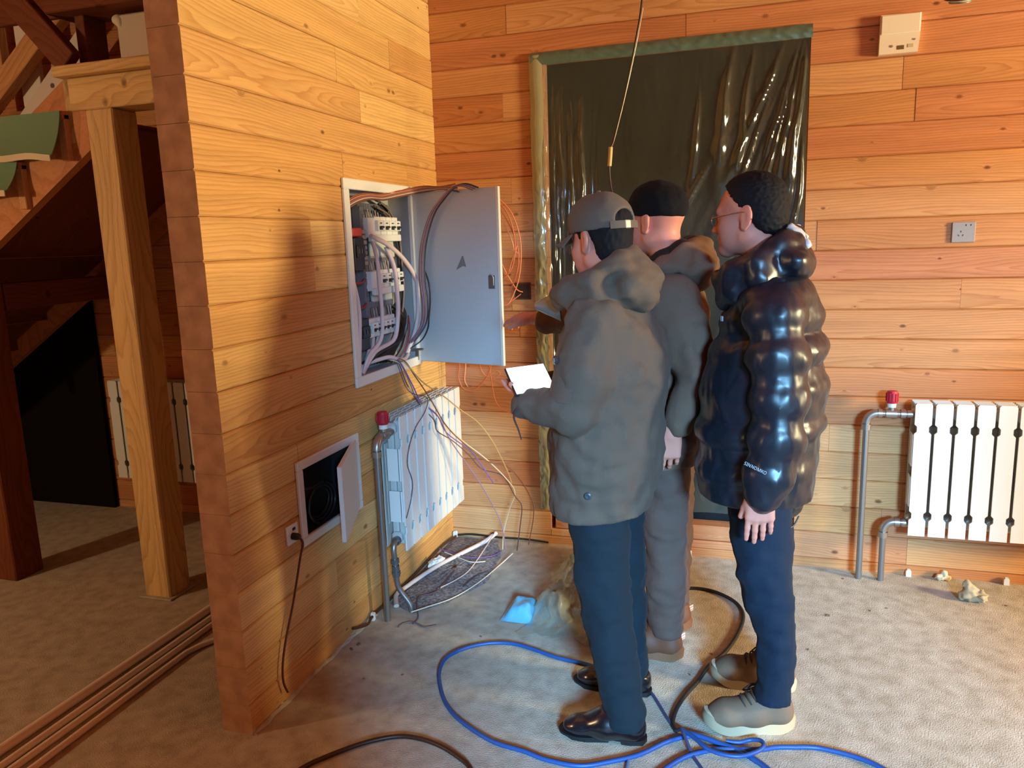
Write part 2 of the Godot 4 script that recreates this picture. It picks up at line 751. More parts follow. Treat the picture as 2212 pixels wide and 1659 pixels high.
func cut_rects(r: Array, holes: Array) -> Array:
	# rectangles [u0, u1, v0, v1] minus the holes
	var todo := [r]
	for hq in holes:
		var nxt := []
		for q in todo:
			if hq[0] >= q[1] or hq[1] <= q[0] or hq[2] >= q[3] or hq[3] <= q[2]:
				nxt.append(q)
				continue
			var a := maxf(q[0], hq[0])
			var b := minf(q[1], hq[1])
			if hq[0] > q[0]:
				nxt.append([q[0], hq[0], q[2], q[3]])
			if hq[1] < q[1]:
				nxt.append([hq[1], q[1], q[2], q[3]])
			if hq[2] > q[2]:
				nxt.append([a, b, q[2], hq[2]])
			if hq[3] < q[3]:
				nxt.append([a, b, hq[3], q[3]])
		todo = nxt
	return todo

func log_wall(called: String, u0: float, u1: float, y0: float, top: float, pitch: float, first: float, depth: float, face: Transform3D, holes: Array, sd: int, pal: Array) -> Node3D:
	var w := Node3D.new()
	w.name = called
	add_child(w)
	w.set_meta("kind", "structure")
	var r := RandomNumberGenerator.new()
	r.seed = sd
	var y := first
	while y < top:
		var lo := maxf(y, y0)
		var hi := minf(y + pitch, top)
		var joints := [u0]
		var at := u0 + r.randf_range(0.5, 2.6)
		while at < u1 - 0.25:
			joints.append(at)
			at += r.randf_range(1.2, 2.9)
		joints.append(u1)
		for k in joints.size() - 1:
			var ji: float = joints[k]
			while ji < joints[k + 1] - 0.001:
				var je: float = minf(ji + 2.95, joints[k + 1])
				var m: Material = pal[r.randi() % pal.size()]
				var flip := r.randf() < 0.5
				var off := r.randf() * maxf(0.0, 1.0 - (je - ji) / 3.0)
				for q in cut_rects([ji, je, lo, hi], holes):
					if q[1] - q[0] < 0.004 or q[3] - q[2] < 0.004:
						continue
					var proud := r.randf_range(-0.0012, 0.0012)
					var am := plank_mesh(q[1] - q[0], q[3] - q[2], depth, face * Transform3D(Basis.IDENTITY, V(q[0], q[2], proud)), m, off + (q[0] - ji) / 3.0, (q[2] - y) / pitch, (q[3] - y) / pitch, flip)
					put("plank", am, w)
				ji = je
		y += pitch
	return w

func slab(called: String, c: Vector3, s: Vector3, m: Material) -> MeshInstance3D:
	var mb := MB.new()
	mb.box(c, s)
	var o := obj(called, mb, m)
	o.set_meta("kind", "structure")
	return o

func shell() -> void:
	slab("floor", V(1.85, -0.06, 2.8), V(10.2, 0.12, 6.0), M.concrete)
	# back wall: boards facing the camera, with the opening that the film covers
	var backf := Transform3D(Basis.IDENTITY, V(0, 0, 0))
	log_wall("wall_back", -3.2, 6.85, -0.02, 3.3, 0.1321, -0.0885, 0.12, backf, [[0.56, 1.76, 0.085, 2.42]], 5, wood)
	# the stub wall that carries the electrical panel, its end grain towards the camera
	var leftf := Transform3D(Basis(V(0, 0, -1), V(0, 1, 0), V(1, 0, 0)), V(0, 0, 1.815))
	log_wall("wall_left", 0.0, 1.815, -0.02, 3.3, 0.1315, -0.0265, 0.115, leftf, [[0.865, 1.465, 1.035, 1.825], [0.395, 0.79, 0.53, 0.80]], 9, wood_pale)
	slab("door_2", V(-2.74, 1.05, 0.02), V(0.9, 2.14, 0.03), mat(c8(26, 20, 18), 0.9, 0.0, 0.1))  # near-black slab painted in for the darkness under the stairs
	var plain := mat(c8(168, 100, 56), 0.8, 0.0, 0.2)
	M.plain = plain
	slab("wall_far_left", V(-3.26, 1.6, 3.5), V(0.12, 3.5, 8.0), plain)
	slab("wall_right", V(6.9, 1.6, 3.5), V(0.12, 3.5, 8.0), plain)
	slab("ceiling", V(1.85, 3.36, 3.5), V(10.4, 0.12, 8.2), plain)
	# front wall behind the camera, with a doorway to the daylight
	slab("wall_front_a", V(-0.96, 1.6, 5.66), V(4.6, 3.5, 0.12), plain)
	slab("wall_front_b", V(5.75, 1.6, 5.66), V(2.2, 3.5, 0.12), plain)
	slab("wall_added_partition", V(-0.71, 1.6, 4.11), V(4.98, 3.5, 0.12), mat(c8(104, 94, 86), 0.85, 0.0, 0.2))  # unseen partition, added to keep the doorway light off the left side
	# unseen panels added at the right to keep the window light off the floor
	var bs := thing("light_blocker", "tall panels added at the right, outside the picture, to block the window light", "blocker", V(3.19, 0, 2.4))
	for k in 4:
		var pb := MB.new()
		pb.box(V(3.1 + 0.06 * k, 0.73, 2.4), V(0.04, 1.46, 1.56), 0.003)
		obj("panel", pb, plain, bs)
	slab("wall_front_c", V(2.99, 2.83, 5.66), V(3.34, 1.04, 0.12), plain)

func beam(parent: Node3D, called: String, a: Vector3, b: Vector3, w: float, d: float, m: Material, bev := 0.004, up := Vector3.UP) -> void:
	# a squared timber between two points; w across, d along the up side
	var t := (b - a).normalized()
	var s := t.cross(up).normalized()
	var u := s.cross(t)
	var mb := MB.new()
	mb.box((a + b) * 0.5, V(w, (b - a).length(), d), bev, Basis(s, t, u))
	for i in mb.v.size():
		var p := mb.v[i] - a
		mb.uv[i] = Vector2(p.dot(t) / 3.0, (p.dot(s) + p.dot(u)) / 0.3 + 0.3)
	obj(called, mb, m, parent)

func stairs() -> void:
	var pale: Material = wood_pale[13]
	var red: Material = wood[17]
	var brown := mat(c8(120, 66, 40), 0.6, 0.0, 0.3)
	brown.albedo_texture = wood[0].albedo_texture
	# square post that carries the landing
	var t := thing("timber_post", "square glued timber post standing under the stair landing", "post", V(-1.07, 0, 0.97))
	beam(t, "shaft", V(-1.07, 0, 0.97), V(-1.07, 2.18, 0.97), 0.14, 0.14, pale, 0.006, Vector3.FORWARD)
	var mb := MB.new()
	mb.box(V(-1.07, 0.004, 0.975), V(0.18, 0.008, 0.17), 0.003)
	obj("mortar_bed", mb, M.concrete, t)
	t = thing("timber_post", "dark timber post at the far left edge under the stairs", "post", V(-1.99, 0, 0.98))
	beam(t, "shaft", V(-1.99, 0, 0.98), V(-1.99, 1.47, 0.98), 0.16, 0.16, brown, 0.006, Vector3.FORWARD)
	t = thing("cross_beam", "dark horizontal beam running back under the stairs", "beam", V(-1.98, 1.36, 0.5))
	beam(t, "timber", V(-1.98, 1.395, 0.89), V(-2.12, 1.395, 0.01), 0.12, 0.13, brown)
	# landing: header beam, edge board and what is seen above it
	t = thing("header_beam", "pale horizontal header beam resting on the square post", "beam", V(-0.67, 2.18, 0.97))
	beam(t, "timber", V(-1.215, 2.245, 0.97), V(-0.12, 2.245, 0.97), 0.14, 0.13, pale)
	t = thing("landing_board", "thin pale landing board lying on the header beam", "board", V(-0.68, 2.312, 0.98))
	beam(t, "board", V(-1.25, 2.333, 0.96), V(-0.12, 2.333, 0.96), 0.24, 0.042, wood_pale[8])
	t = thing("nosing_strip", "short upright pale batten left of the header beam", "batten", V(-1.232, 2.05, 1.0))
	beam(t, "batten", V(-1.238, 2.05, 1.0), V(-1.238, 2.312, 1.0), 0.035, 0.05, pale, 0.003, Vector3.FORWARD)
	t = thing("plaster_block", "off-white foam block wedged above the landing board", "foam block", V(-0.6, 2.355, 0.95))
	mb = MB.new()
	mb.box(V(-0.56, 2.455, 0.9), V(0.88, 0.2, 0.12), 0.006)
	obj("block", mb, mat(c8(205, 192, 176), 0.9), t)
	mb = MB.new()
	var vx := Vox.new(V(-1.04, 2.5, 0.9), V(-0.96, 2.58, 0.98), 0.006)
	vx.ell(V(-1.0, 2.54, 0.945), V(0.03, 0.022, 0.02), Basis.IDENTITY)
	vx.ell(V(-0.985, 2.52, 0.95), V(0.016, 0.022, 0.016), Basis.IDENTITY)
	vx.mesh(mb)
	obj("foam_drip", mb, mat(c8(215, 205, 180), 0.9), t)
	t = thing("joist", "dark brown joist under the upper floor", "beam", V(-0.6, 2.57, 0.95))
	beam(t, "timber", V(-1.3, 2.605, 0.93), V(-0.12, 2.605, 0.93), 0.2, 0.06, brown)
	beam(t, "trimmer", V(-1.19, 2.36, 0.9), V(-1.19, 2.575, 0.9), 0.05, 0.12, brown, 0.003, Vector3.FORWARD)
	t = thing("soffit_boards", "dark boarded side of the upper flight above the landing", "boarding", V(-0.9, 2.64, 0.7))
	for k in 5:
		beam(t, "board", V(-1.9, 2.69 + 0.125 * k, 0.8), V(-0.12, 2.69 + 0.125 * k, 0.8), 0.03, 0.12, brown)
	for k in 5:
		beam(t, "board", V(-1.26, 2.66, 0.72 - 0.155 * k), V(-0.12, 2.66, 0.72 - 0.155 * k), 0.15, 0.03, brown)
	# the lower flight: stringers, treads with green covering
	t = thing("staircase_flight", "open wooden stair flight rising right to the landing", "stairs", V(-1.7, 0, 0.6))
	var pl := PackedVector2Array([Vector2(-3.1, 0.8), Vector2(-1.15, 2.02), Vector2(-1.15, 2.31), Vector2(-1.25, 2.31), Vector2(-3.1, 1.17)])
	mb = MB.new()
	mb.prism(pl, 0.045, Transform3D(Basis.IDENTITY, V(0, 0, 0.98)))
	obj("stringer", mb, red, t)
	mb = MB.new()
	mb.prism(pl, 0.045, Transform3D(Basis.IDENTITY, V(0, 0, 0.03)))
	obj("stringer", mb, red, t)
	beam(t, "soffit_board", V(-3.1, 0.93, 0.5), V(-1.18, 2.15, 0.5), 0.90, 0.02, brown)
	for k in 6:
		var x := -1.245 - 0.27 * k
		var y := 2.185 - 0.19 * k
		mb = MB.new()
		mb.box(V(x - 0.26, y - 0.02, 0.55), V(0.52, 0.035, 1.02), 0.004)
		obj("tread", mb, wood[22], t)
		mb = MB.new()
		mb.box(V(x - 0.27, y - 0.13, 0.52), V(0.02, 0.19, 0.92), 0.003)
		obj("riser", mb, brown, t)
		mb = MB.new()
		mb.box(V(x - 0.02, y - 0.11, 1.035), V(0.04, 0.19, 0.03), 0.003)
		obj("cleat", mb, wood[8], t)
	var green := mat(c8(112, 142, 112), 0.7, 0.0, 0.3)
	green.rim_enabled = true
	green.rim = 0.3
	for k in 2:
		var x := -1.245 - 0.27 * k
		var y := 2.185 - 0.19 * k
		var fl := thing("stair_covering", ["green protective sheet hanging over the upper visible tread", "green protective sheet hanging over the lower visible tread"][k], "sheet", V(x - 0.25, y, 1.05), "green sheets on the stair treads")
		mb = MB.new()
		var kk := k
		mb.sheet(16, 8, func(u: float, v: float) -> Vector3:
			var xx := x - 0.62 * (1.0 - u) - 0.02 * v
			return V(xx, y - 0.004 - (0.135 + 0.06 * u * (1.0 - kk) - 0.03 * (1.0 - u) * sin(u * 9.0)) * v, 1.064 + 0.05 * v * v + 0.012 * sin(u * 7.0 + kk) * v), 0.004)
		obj("flap", mb, green, fl)
		mb = MB.new()
		mb.sheet(16, 1, func(u: float, v: float) -> Vector3:
			var xx := x - 0.62 * (1.0 - u) - 0.02
			return V(xx, y - 0.004 - (0.135 + 0.06 * u * (1.0 - kk) - 0.03 * (1.0 - u) * sin(u * 9.0)) + 0.012 - 0.026 * v, 1.116 + 0.012 * sin(u * 7.0 + kk)), 0.004)
		obj("pale_hem", mb, mat(c8(214, 200, 170), 0.8), fl)
	var scrap := MB.new()
	vx = Vox.new(V(-1.66, 1.99, 0.9), V(-1.58, 2.06, 1.0), 0.006)
	vx.ell(V(-1.62, 2.015, 0.95), V(0.026, 0.014, 0.02), Basis.IDENTITY)
	vx.ell(V(-1.634, 2.03, 0.95), V(0.012, 0.014, 0.012), Basis.IDENTITY)
	vx.mesh(scrap)
	single("paper_scrap", scrap, M.white, V(-1.62, 2.0, 0.95), "crumpled white scrap lying on the lower visible tread", "scrap")
	# far stringer, white with plugs, handrail and balusters
	t = thing("stair_balustrade", "wooden balustrade with pale stringer on the far side of the stairs", "balustrade", V(-2.2, 2.2, 0.25))
	mb = MB.new()
	mb.prism(PackedVector2Array([Vector2(-2.45, 2.28), Vector2(-2.25, 2.28), Vector2(-1.83, 2.61), Vector2(-1.83, 2.80)]), 0.03, Transform3D(Basis.IDENTITY, V(0, 0, 0.24)))
	obj("stringer", mb, mat(c8(226, 214, 204), 0.5), t)
	for q in [[-2.1, 2.49], [-2.05, 2.475], [-1.94, 2.64], [-1.9, 2.625]]:
		mb = MB.new()
		mb.lathe(PackedVector2Array([Vector2(0.013, 0), Vector2(0.013, 0.003), Vector2(0.009, 0.004), Vector2(0.0, 0.003)]), Transform3D(Basis(V(1, 0, 0), V(0, 0, 1), V(0, -1, 0)), V(q[0], q[1], 0.27)), 10)
		obj("plug", mb, mat(c8(110, 78, 66), 0.6), t)
	beam(t, "handrail", V(-2.75, 2.25, 0.3), V(-1.93, 2.86, 0.3), 0.07, 0.11, wood[3])
	for q in [-2.46, -2.16, -1.86]:
		beam(t, "baluster", V(q, 2.45 + (q + 2.46) * 0.72, 0.26), V(q, 3.29, 0.26), 0.09, 0.05, wood[8], 0.003, Vector3.FORWARD)
	for q in [-2.62, -2.31]:
		mb = MB.new()
		mb.box(V(q, 2.85, 0.2), V(0.14, 0.88, 0.03), 0.003)
		obj("infill_panel", mb, mat(c8(236, 222, 210), 0.6), t)
	beam(t, "upper_stringer", V(-1.2, 2.37, 1.02), V(-1.95, 3.19, 1.02), 0.05, 0.11, brown)
	# unseen warm bulb, added to light the posts and the stub wall end
	t = thing("added_bulb", "bare warm bulb added out of view left of the camera to light the posts", "lamp", V(-2.9, 1.85, 3.85))
	mb = MB.new()
	rod(mb, V(-2.9, 1.89, 3.85), V(-2.9, 3.3, 3.85), 0.004, 6)
	obj("cord", mb, M.dark, t)
	mb = MB.new()
	mb.lathe(PackedVector2Array([Vector2(0.0, -0.05), Vector2(0.026, -0.042), Vector2(0.036, -0.018), Vector2(0.032, 0.01), Vector2(0.016, 0.04), Vector2(0.0, 0.05)]), Transform3D(Basis.IDENTITY, V(-2.9, 1.85, 3.85)), 14, true)
	var glow := mat(Color(1, 0.9, 0.7), 0.4)
	glow.emission_enabled = true
	glow.emission = Color(1.0, 0.75, 0.4)
	glow.emission_energy_multiplier = 4.0
	obj("glass_bulb", mb, glow, t)
	var l := OmniLight3D.new()
	l.name = "bulb_light"
	l.light_color = Color(1.0, 0.9, 0.7)
	l.light_energy = BULB
	l.omni_range = 9.0
	l.omni_attenuation = 2.0
	l.light_size = 0.04
	l.shadow_enabled = true
	t.add_child(l)

const BULB := 2.8

func frame_x(mb: MB, y0: float, y1: float, z0: float, z1: float, w: float, x0: float, x1: float, bev := 0.003) -> void:
	var xc := (x0 + x1) * 0.5
	var d := x1 - x0
	mb.box(V(xc, y1 - w * 0.5, (z0 + z1) * 0.5), V(d, w, z1 - z0), bev)
	mb.box(V(xc, y0 + w * 0.5, (z0 + z1) * 0.5), V(d, w, z1 - z0), bev)
	mb.box(V(xc, (y0 + y1) * 0.5, z0 + w * 0.5), V(d, y1 - y0 - 2 * w, w), bev)
	mb.box(V(xc, (y0 + y1) * 0.5, z1 - w * 0.5), V(d, y1 - y0 - 2 * w, w), bev)

func recess_x(mb: MB, y0: float, y1: float, z0: float, z1: float, depth: float, th := 0.004) -> void:
	var yc := (y0 + y1) * 0.5
	var zc := (z0 + z1) * 0.5
	mb.box(V(-depth + th * 0.5, yc, zc), V(th, y1 - y0, z1 - z0))
	mb.box(V(-depth * 0.5, y0 + th * 0.5, zc), V(depth, th, z1 - z0))
	mb.box(V(-depth * 0.5, y1 - th * 0.5, zc), V(depth, th, z1 - z0))
	mb.box(V(-depth * 0.5, yc, z0 + th * 0.5), V(depth, y1 - y0, th))
	mb.box(V(-depth * 0.5, yc, z1 - th * 0.5), V(depth, y1 - y0, th))

func wire(parent: Node3D, called: String, pts: Array, r: float, m: Material, sides := 6) -> void:
	var mb := MB.new()
	mb.tube(curve(pts, 6), r, sides)
	obj(called, mb, m, parent)

func breaker(parent: Node3D, x: float, y: float, z: float, w := 0.034) -> void:
	# front towards +x
	var mb := MB.new()
	mb.box(V(x + 0.012, y, z), V(0.026, 0.082, w), 0.002)
	mb.box(V(x + 0.032, y + 0.002, z), V(0.018, 0.045, w), 0.002)
	var o := MB.new()
	obj("circuit_breaker", mb, M.white, parent)
	var br: Node3D = parent.get_child(parent.get_child_count() - 1)
	o.box(V(x + 0.0415, y - 0.008, z), V(0.002, 0.016, w * 0.6), 0.0008)
	o.box(V(x + 0.046, y - 0.005, z), V(0.012, 0.008, w * 0.5), 0.001, Basis(Vector3.BACK, 0.4))
	obj("toggle", o, mat(c8(40, 42, 46), 0.4), br)
	o = MB.new()
	o.box(V(x + 0.0415, y + 0.013, z), V(0.001, 0.005, w * 0.4))
	obj("indicator_mark", o, mat(c8(70, 72, 80), 0.5), br)

func panels() -> void:
	var t := thing("electrical_panel", "open recessed electrical panel full of breakers and wires on the left wall", "electrical panel", V(0.0, 1.01, 0.65))
	var mb := MB.new()
	frame_x(mb, 1.01, 1.848, 0.325, 0.977, 0.042, 0.0005, 0.014)
	obj("frame", mb, M.white, t)
	mb = MB.new()
	recess_x(mb, 1.036, 1.824, 0.351, 0.949, 0.108)
	obj("back_box", mb, mat(c8(168, 166, 164), 0.5), t)
	# grey slotted wire ducts
	var gd := mat(c8(112, 112, 120), 0.6)
	for d in [[1.75, 0.72, 0.43, true], [1.525, 0.72, 0.45, true], [1.325, 0.72, 0.45, true], [1.42, 0.70, 0.66, false]]:
		mb = MB.new()
		if d[3]:
			mb.box(V(-0.085, d[0], (d[1] + d[2]) * 0.5), V(0.03, 0.03, d[1] - d[2]), 0.002)
		else:
			mb.box(V(-0.08, 1.44, 0.705), V(0.04, 0.62, 0.032), 0.002)
		var nslot := 18
		for k in nslot:
			if d[3]:
				mb.box(V(-0.069, d[0], lerpf(d[2], d[1], (k + 0.5) / nslot)), V(0.004, 0.026, 0.007), 0.001)
			else:
				mb.box(V(-0.059, 1.14 + 0.6 * (k + 0.5) / nslot, 0.705), V(0.004, 0.018, 0.026), 0.001)
		obj("wire_duct", mb, gd, t)
	# thin wires hanging from the ducts
	var bare := [mat(c8(150, 142, 146), 0.5), mat(c8(168, 150, 150), 0.5), mat(c8(96, 92, 104), 0.5)]
	for row in [[1.74, 1.69], [1.515, 1.45], [1.31, 1.255]]:
		for k in 9:
			mb = MB.new()
			var z := 0.47 + 0.024 * k
			rod(mb, V(-0.07, row[0], z), V(-0.062, row[1], z + 0.003), 0.0035, 6)
			obj("jumper_wire", mb, bare[k % 3], t)
	# covers between the rows
	for q in [[1.57, 0.36, 0.63, 0.085], [1.367, 0.44, 0.64, 0.07]]:
		mb = MB.new()
		mb.box(V(-0.074, q[0], (q[1] + q[2]) * 0.5), V(0.012, q[3], q[2] - q[1]), 0.003)
		obj("blank_cover", mb, mat(c8(196, 202, 198), 0.45), t)
	# three rows of breakers on their rails
	for row in [[1.66, 0.40, 0.70, 0.62, 4, 0.058], [1.43, 0.40, 0.70, 0.62, 4, 0.058], [1.224, 0.50, 0.75, 0.735, 6, 0.042]]:
		mb = MB.new()
		mb.box(V(-0.066, row[0], (row[1] + row[2]) * 0.5), V(0.02, 0.03, row[2] - row[1] + 0.02), 0.002)
		obj("din_rail", mb, M.steel, t)
		if row[4] == 4:
			mb = MB.new()
			mb.box(V(-0.048, row[0], 0.672), V(0.03, 0.085, 0.065), 0.003)
			mb.box(V(-0.028, row[0] - 0.045, 0.56), V(0.02, 0.03, 0.29), 0.003)
			obj("rail_cover", mb, M.white, t)
		for k in row[4]:
			breaker(t, -0.056, row[0] + 0.006, row[3] - row[5] * k, row[5] - 0.006)
	# black main switches with a clear strip beside
	for q in [1.55, 1.21]:
		mb = MB.new()
		mb.box(V(-0.065, q, 0.80), V(0.07, 0.135, 0.085), 0.004)
		mb.box(V(-0.028, q + 0.01, 0.80), V(0.014, 0.05, 0.07), 0.003)
		obj("main_switch", mb, mat(c8(30, 26, 26), 0.35), t)
		var sw: Node3D = t.get_child(t.get_child_count() - 1)
		for k in 3:
			mb = MB.new()
			mb.box(V(-0.0195, q + 0.012, 0.775 + 0.025 * k), V(0.003, 0.02, 0.012), 0.001)
			obj("switch_lever", mb, mat(c8(74, 70, 70), 0.3), sw)
	mb = MB.new()
	mb.box(V(-0.06, 1.64, 0.80), V(0.05, 0.035, 0.08), 0.004)
	obj("red_cover", mb, mat(c8(182, 60, 52), 0.4), t)
	mb = MB.new()
	for k in 7:
		mb.box(V(-0.05, 1.51 + 0.022 * k, 0.738), V(0.03, 0.018, 0.034), 0.003)
	obj("terminal_strip", mb, mat(c8(168, 164, 160), 0.2, 0.3), t)
	for q in [1.44, 1.335]:
		wire(t, "red_wire", [V(-0.05, q, 0.9), V(-0.04, q - 0.012, 0.8), V(-0.06, q, 0.72)], 0.006, mat(c8(140, 44, 40), 0.5))
	# pale plastic conduits
	var con := mat(c8(216, 196, 194), 0.35)
	con.subsurf_scatter_enabled = true
	con.subsurf_scatter_strength = 0.2
	wire(t, "conduit", [V(-0.02, 1.623, 0.71), V(-0.005, 1.582, 0.577), V(0.005, 1.51, 0.44), V(0.02, 1.419, 0.362), V(0.025, 1.306, 0.36), V(0.01, 1.192, 0.37), V(-0.03, 1.07, 0.40)], 0.0105, con, 10)
	wire(t, "conduit", [V(-0.03, 1.598, 0.68), V(-0.005, 1.529, 0.70), V(0, 1.388, 0.698), V(0, 1.26, 0.693), V(-0.01, 1.173, 0.705), V(-0.03, 1.117, 0.779), V(-0.05, 1.042, 0.808)], 0.009, con, 10)
	wire(t, "conduit", [V(-0.03, 1.576, 0.557), V(0, 1.483, 0.546), V(0.005, 1.35, 0.54), V(0, 1.244, 0.542), V(-0.01, 1.157, 0.578), V(-0.03, 1.124, 0.723), V(-0.05, 1.042, 0.815)], 0.0105, con, 10)
	wire(t, "conduit", [V(-0.02, 1.507, 0.93), V(-0.005, 1.402, 0.906), V(-0.005, 1.304, 0.888), V(-0.01, 1.159, 0.897), V(-0.04, 1.042, 0.86)], 0.009, con, 10)
	wire(t, "conduit", [V(-0.05, 1.08, 0.74), V(0.0, 1.092, 0.66), V(0.012, 1.075, 0.6), V(0.012, 1.062, 0.521), V(0.0, 1.074, 0.455)], 0.0095, con, 10)
	for k in 3:
		wire(t, "conduit", [V(-0.06, 1.2, 0.72 - 0.05 * k), V(-0.05, 1.12, 0.75 - 0.03 * k), V(-0.06, 1.042, 0.83 - 0.02 * k)], 0.008, con, 8)
	# dark wires along the hinge side and the black bundle at the bottom
	var dk := [mat(c8(52, 46, 52), 0.5), mat(c8(34, 30, 34), 0.5), mat(c8(92, 80, 76), 0.5), mat(c8(120, 104, 92), 0.5)]
	for k in 11:
		var o := V(-0.045 + 0.006 * (k % 4), -0.006 * k, 0.004 * (k % 5))
		wire(t, "wire", [V(-0.02, 1.79, 0.60 - 0.02 * (k % 6)) + o, V(-0.02, 1.752, 0.45) + o, V(-0.01, 1.66, 0.388) + o, V(-0.01, 1.52, 0.374) + o, V(-0.005, 1.4, 0.37 + 0.002 * k) + o, V(-0.01, 1.24, 0.40 + 0.006 * k) + o, V(-0.02, 1.13, 0.47 + 0.012 * k) + o], 0.0045, dk[k % 4])
	for k in 9:
		wire(t, "cable", [V(-0.07, 1.32 - 0.008 * k, 0.40 + 0.02 * (k % 3)), V(-0.03 + 0.004 * k, 1.26 - 0.012 * k, 0.40 + 0.014 * k), V(-0.03, 1.16 - 0.006 * k, 0.46 + 0.03 * k), V(-0.05, 1.06 + 0.003 * k, 0.56 + 0.03 * k)], 0.010, M.black_cable, 8)
	for k in 4:
		wire(t, "wire", [V(-0.02, 1.25 - 0.02 * k, 0.38), V(0.0, 1.19 - 0.01 * k, 0.42 + 0.02 * k), V(0.0, 1.11, 0.47 + 0.02 * k), V(-0.03, 1.05, 0.52 + 0.02 * k)], 0.004, mat([c8(150, 60, 66), c8(120, 110, 120), c8(170, 150, 120), c8(40, 36, 40)][k], 0.5))
	# wires that run along the top edge and over the open door, then down its inner face
	var warm := [mat(c8(150, 82, 60), 0.5), mat(c8(186, 128, 96), 0.5), mat(c8(140, 92, 96), 0.5), mat(c8(196, 170, 150), 0.5), mat(c8(110, 70, 60), 0.5)]
	for k in 5:
		var o := V(0.004 * k, -0.006 * k + 0.012, 0)
		wire(t, "wire", [V(-0.03, 1.733, 0.94) + o, V(0.0, 1.767, 0.881) + o, V(0.008, 1.784, 0.788) + o, V(0.01, 1.786, 0.661) + o, V(0.012, 1.806, 0.509) + o, V(0.02, 1.822, 0.395) + o, V(0.09, 1.832, 0.375) + o, V(0.18, 1.824 + 0.003 * k, 0.395) + o, V(0.262, 1.832 - 0.003 * k, 0.41) + o], 0.0036, warm[k])
	var pur := [mat(c8(150, 100, 110), 0.45), mat(c8(196, 160, 160), 0.45), mat(c8(110, 74, 92), 0.45), mat(c8(186, 178, 170), 0.45), mat(c8(60, 48, 56), 0.45)]
	for k in 5:
		var o := V(0.007 * k - 0.012, 0.002 * k, 0.006 + 0.003 * (k % 3))
		wire(t, "wire", [V(0.362, 1.812, 0.425) + o, V(0.305, 1.832, 0.426) + o, V(0.25, 1.822, 0.414) + o, V(0.19, 1.775, 0.399) + o, V(0.128, 1.705, 0.386) + o, V(0.08, 1.59, 0.375) + o, V(0.062, 1.49, 0.371) + o, V(0.06, 1.40, 0.371) + o, V(0.068, 1.3, 0.372) + o, V(0.05, 1.2, 0.37) + o, V(0.0, 1.12, 0.40) + o], 0.0038, pur[k])
	wire(t, "wire", [V(0.075, 1.461, 0.377), V(0.095, 1.402, 0.381), V(0.098, 1.324, 0.382), V(0.085, 1.238, 0.379), V(0.074, 1.184, 0.377), V(0.034, 1.129, 0.368), V(-0.02, 1.09, 0.40)], 0.0034, dk[1])
	# the door, open, with its lip, latch, hinge pins and the remains of a sticker
	var H := V(0.006, 0, 0.336)
	var F := V(0.468, 0, 0.442)
	var dx := (F - H).normalized()
	var b := Basis(dx, Vector3.UP, dx.cross(Vector3.UP))
	var L := (F - H).length()
	mb = MB.new()
	mb.box(H + dx * L * 0.5 + V(0, 1.423, 0), V(L, 0.795, 0.002), 0.0008, b)
	mb.box(H + dx * L * 0.5 + V(0, 1.819, 0) - b.z * 0.008, V(L, 0.003, 0.018), 0.001, b)
	mb.box(H + dx * L * 0.5 + V(0, 1.027, 0) - b.z * 0.008, V(L, 0.003, 0.018), 0.001, b)
	obj("door", mb, mat(c8(190, 190, 190), 0.33, 0.0, 0.6), t)
	var dr: Node3D = t.get_child(t.get_child_count() - 1)
	mb = MB.new()
	mb.box(F + V(0, 1.423, 0), V(0.016, 0.797, 0.016), 0.002, b)
	obj("edge_lip", mb, mat(c8(226, 216, 200), 0.4), dr)
	mb = MB.new()
	var lc := H + dx * (L - 0.045) + b.z * 0.003
	mb.box(lc + V(0, 1.405, 0), V(0.034, 0.06, 0.003), 0.001, b)
	mb.tube(curve([lc + V(0, 1.43, 0) - dx * 0.008 + b.z * 0.004, lc + V(0, 1.438, 0) + b.z * 0.012, lc + V(0, 1.43, 0) + dx * 0.012 + b.z * 0.008, lc + V(0, 1.39, 0) + dx * 0.012 + b.z * 0.006], 5), 0.0028, 6)
	obj("latch", mb, M.steel, dr)
	mb = MB.new()
	var sc := H + dx * 0.268 + b.z * 0.0012
	for q in [[Vector2(-0.03, -0.03), Vector2(0.008, -0.012), Vector2(0.006, 0.034)], [Vector2(0.006, 0.034), Vector2(0.009, -0.012), Vector2(0.026, -0.016), Vector2(0.012, 0.034)]]:
		mb.prism(PackedVector2Array(q), 0.0006, Transform3D(b, sc + V(0, 1.49, 0)))
	obj("torn_sticker", mb, mat(c8(120, 122, 124), 0.6), dr)
	mb = MB.new()
	rod(mb, V(-0.018, 1.083, 0.372), V(0.045, 1.089, 0.374), 0.006)
	mb.box(V(0.012, 1.06, 0.37), V(0.02, 0.05, 0.006), 0.002)
	obj("hinge_pin", mb, M.steel, dr)
	# lower access panel
	t = thing("access_panel", "small white framed access panel with half open door below the electrical panel", "access panel", V(0, 0.51, 1.22))
	mb = MB.new()
	frame_x(mb, 0.51, 0.83, 0.997, 1.45, 0.034, 0.0005, 0.014)
	obj("frame", mb, M.white, t)
	mb = MB.new()
	recess_x(mb, 0.531, 0.799, 1.026, 1.419, 0.108)
	obj("back_box", mb, mat(c8(46, 42, 42), 0.6), t)
	H = V(0.016, 0, 1.03)
	F = V(0.155, 0, 1.395)
	dx = (F - H).normalized()
	b = Basis(dx, Vector3.UP, dx.cross(Vector3.UP))
	L = (F - H).length()
	mb = MB.new()
	mb.box(H + dx * L * 0.5 + V(0, 0.665, 0), V(L, 0.285, 0.003), 0.001, b)
	mb.box(F + V(0, 0.665, 0) - dx * 0.002 + b.z * 0.006, V(0.004, 0.285, 0.016), 0.001, b)
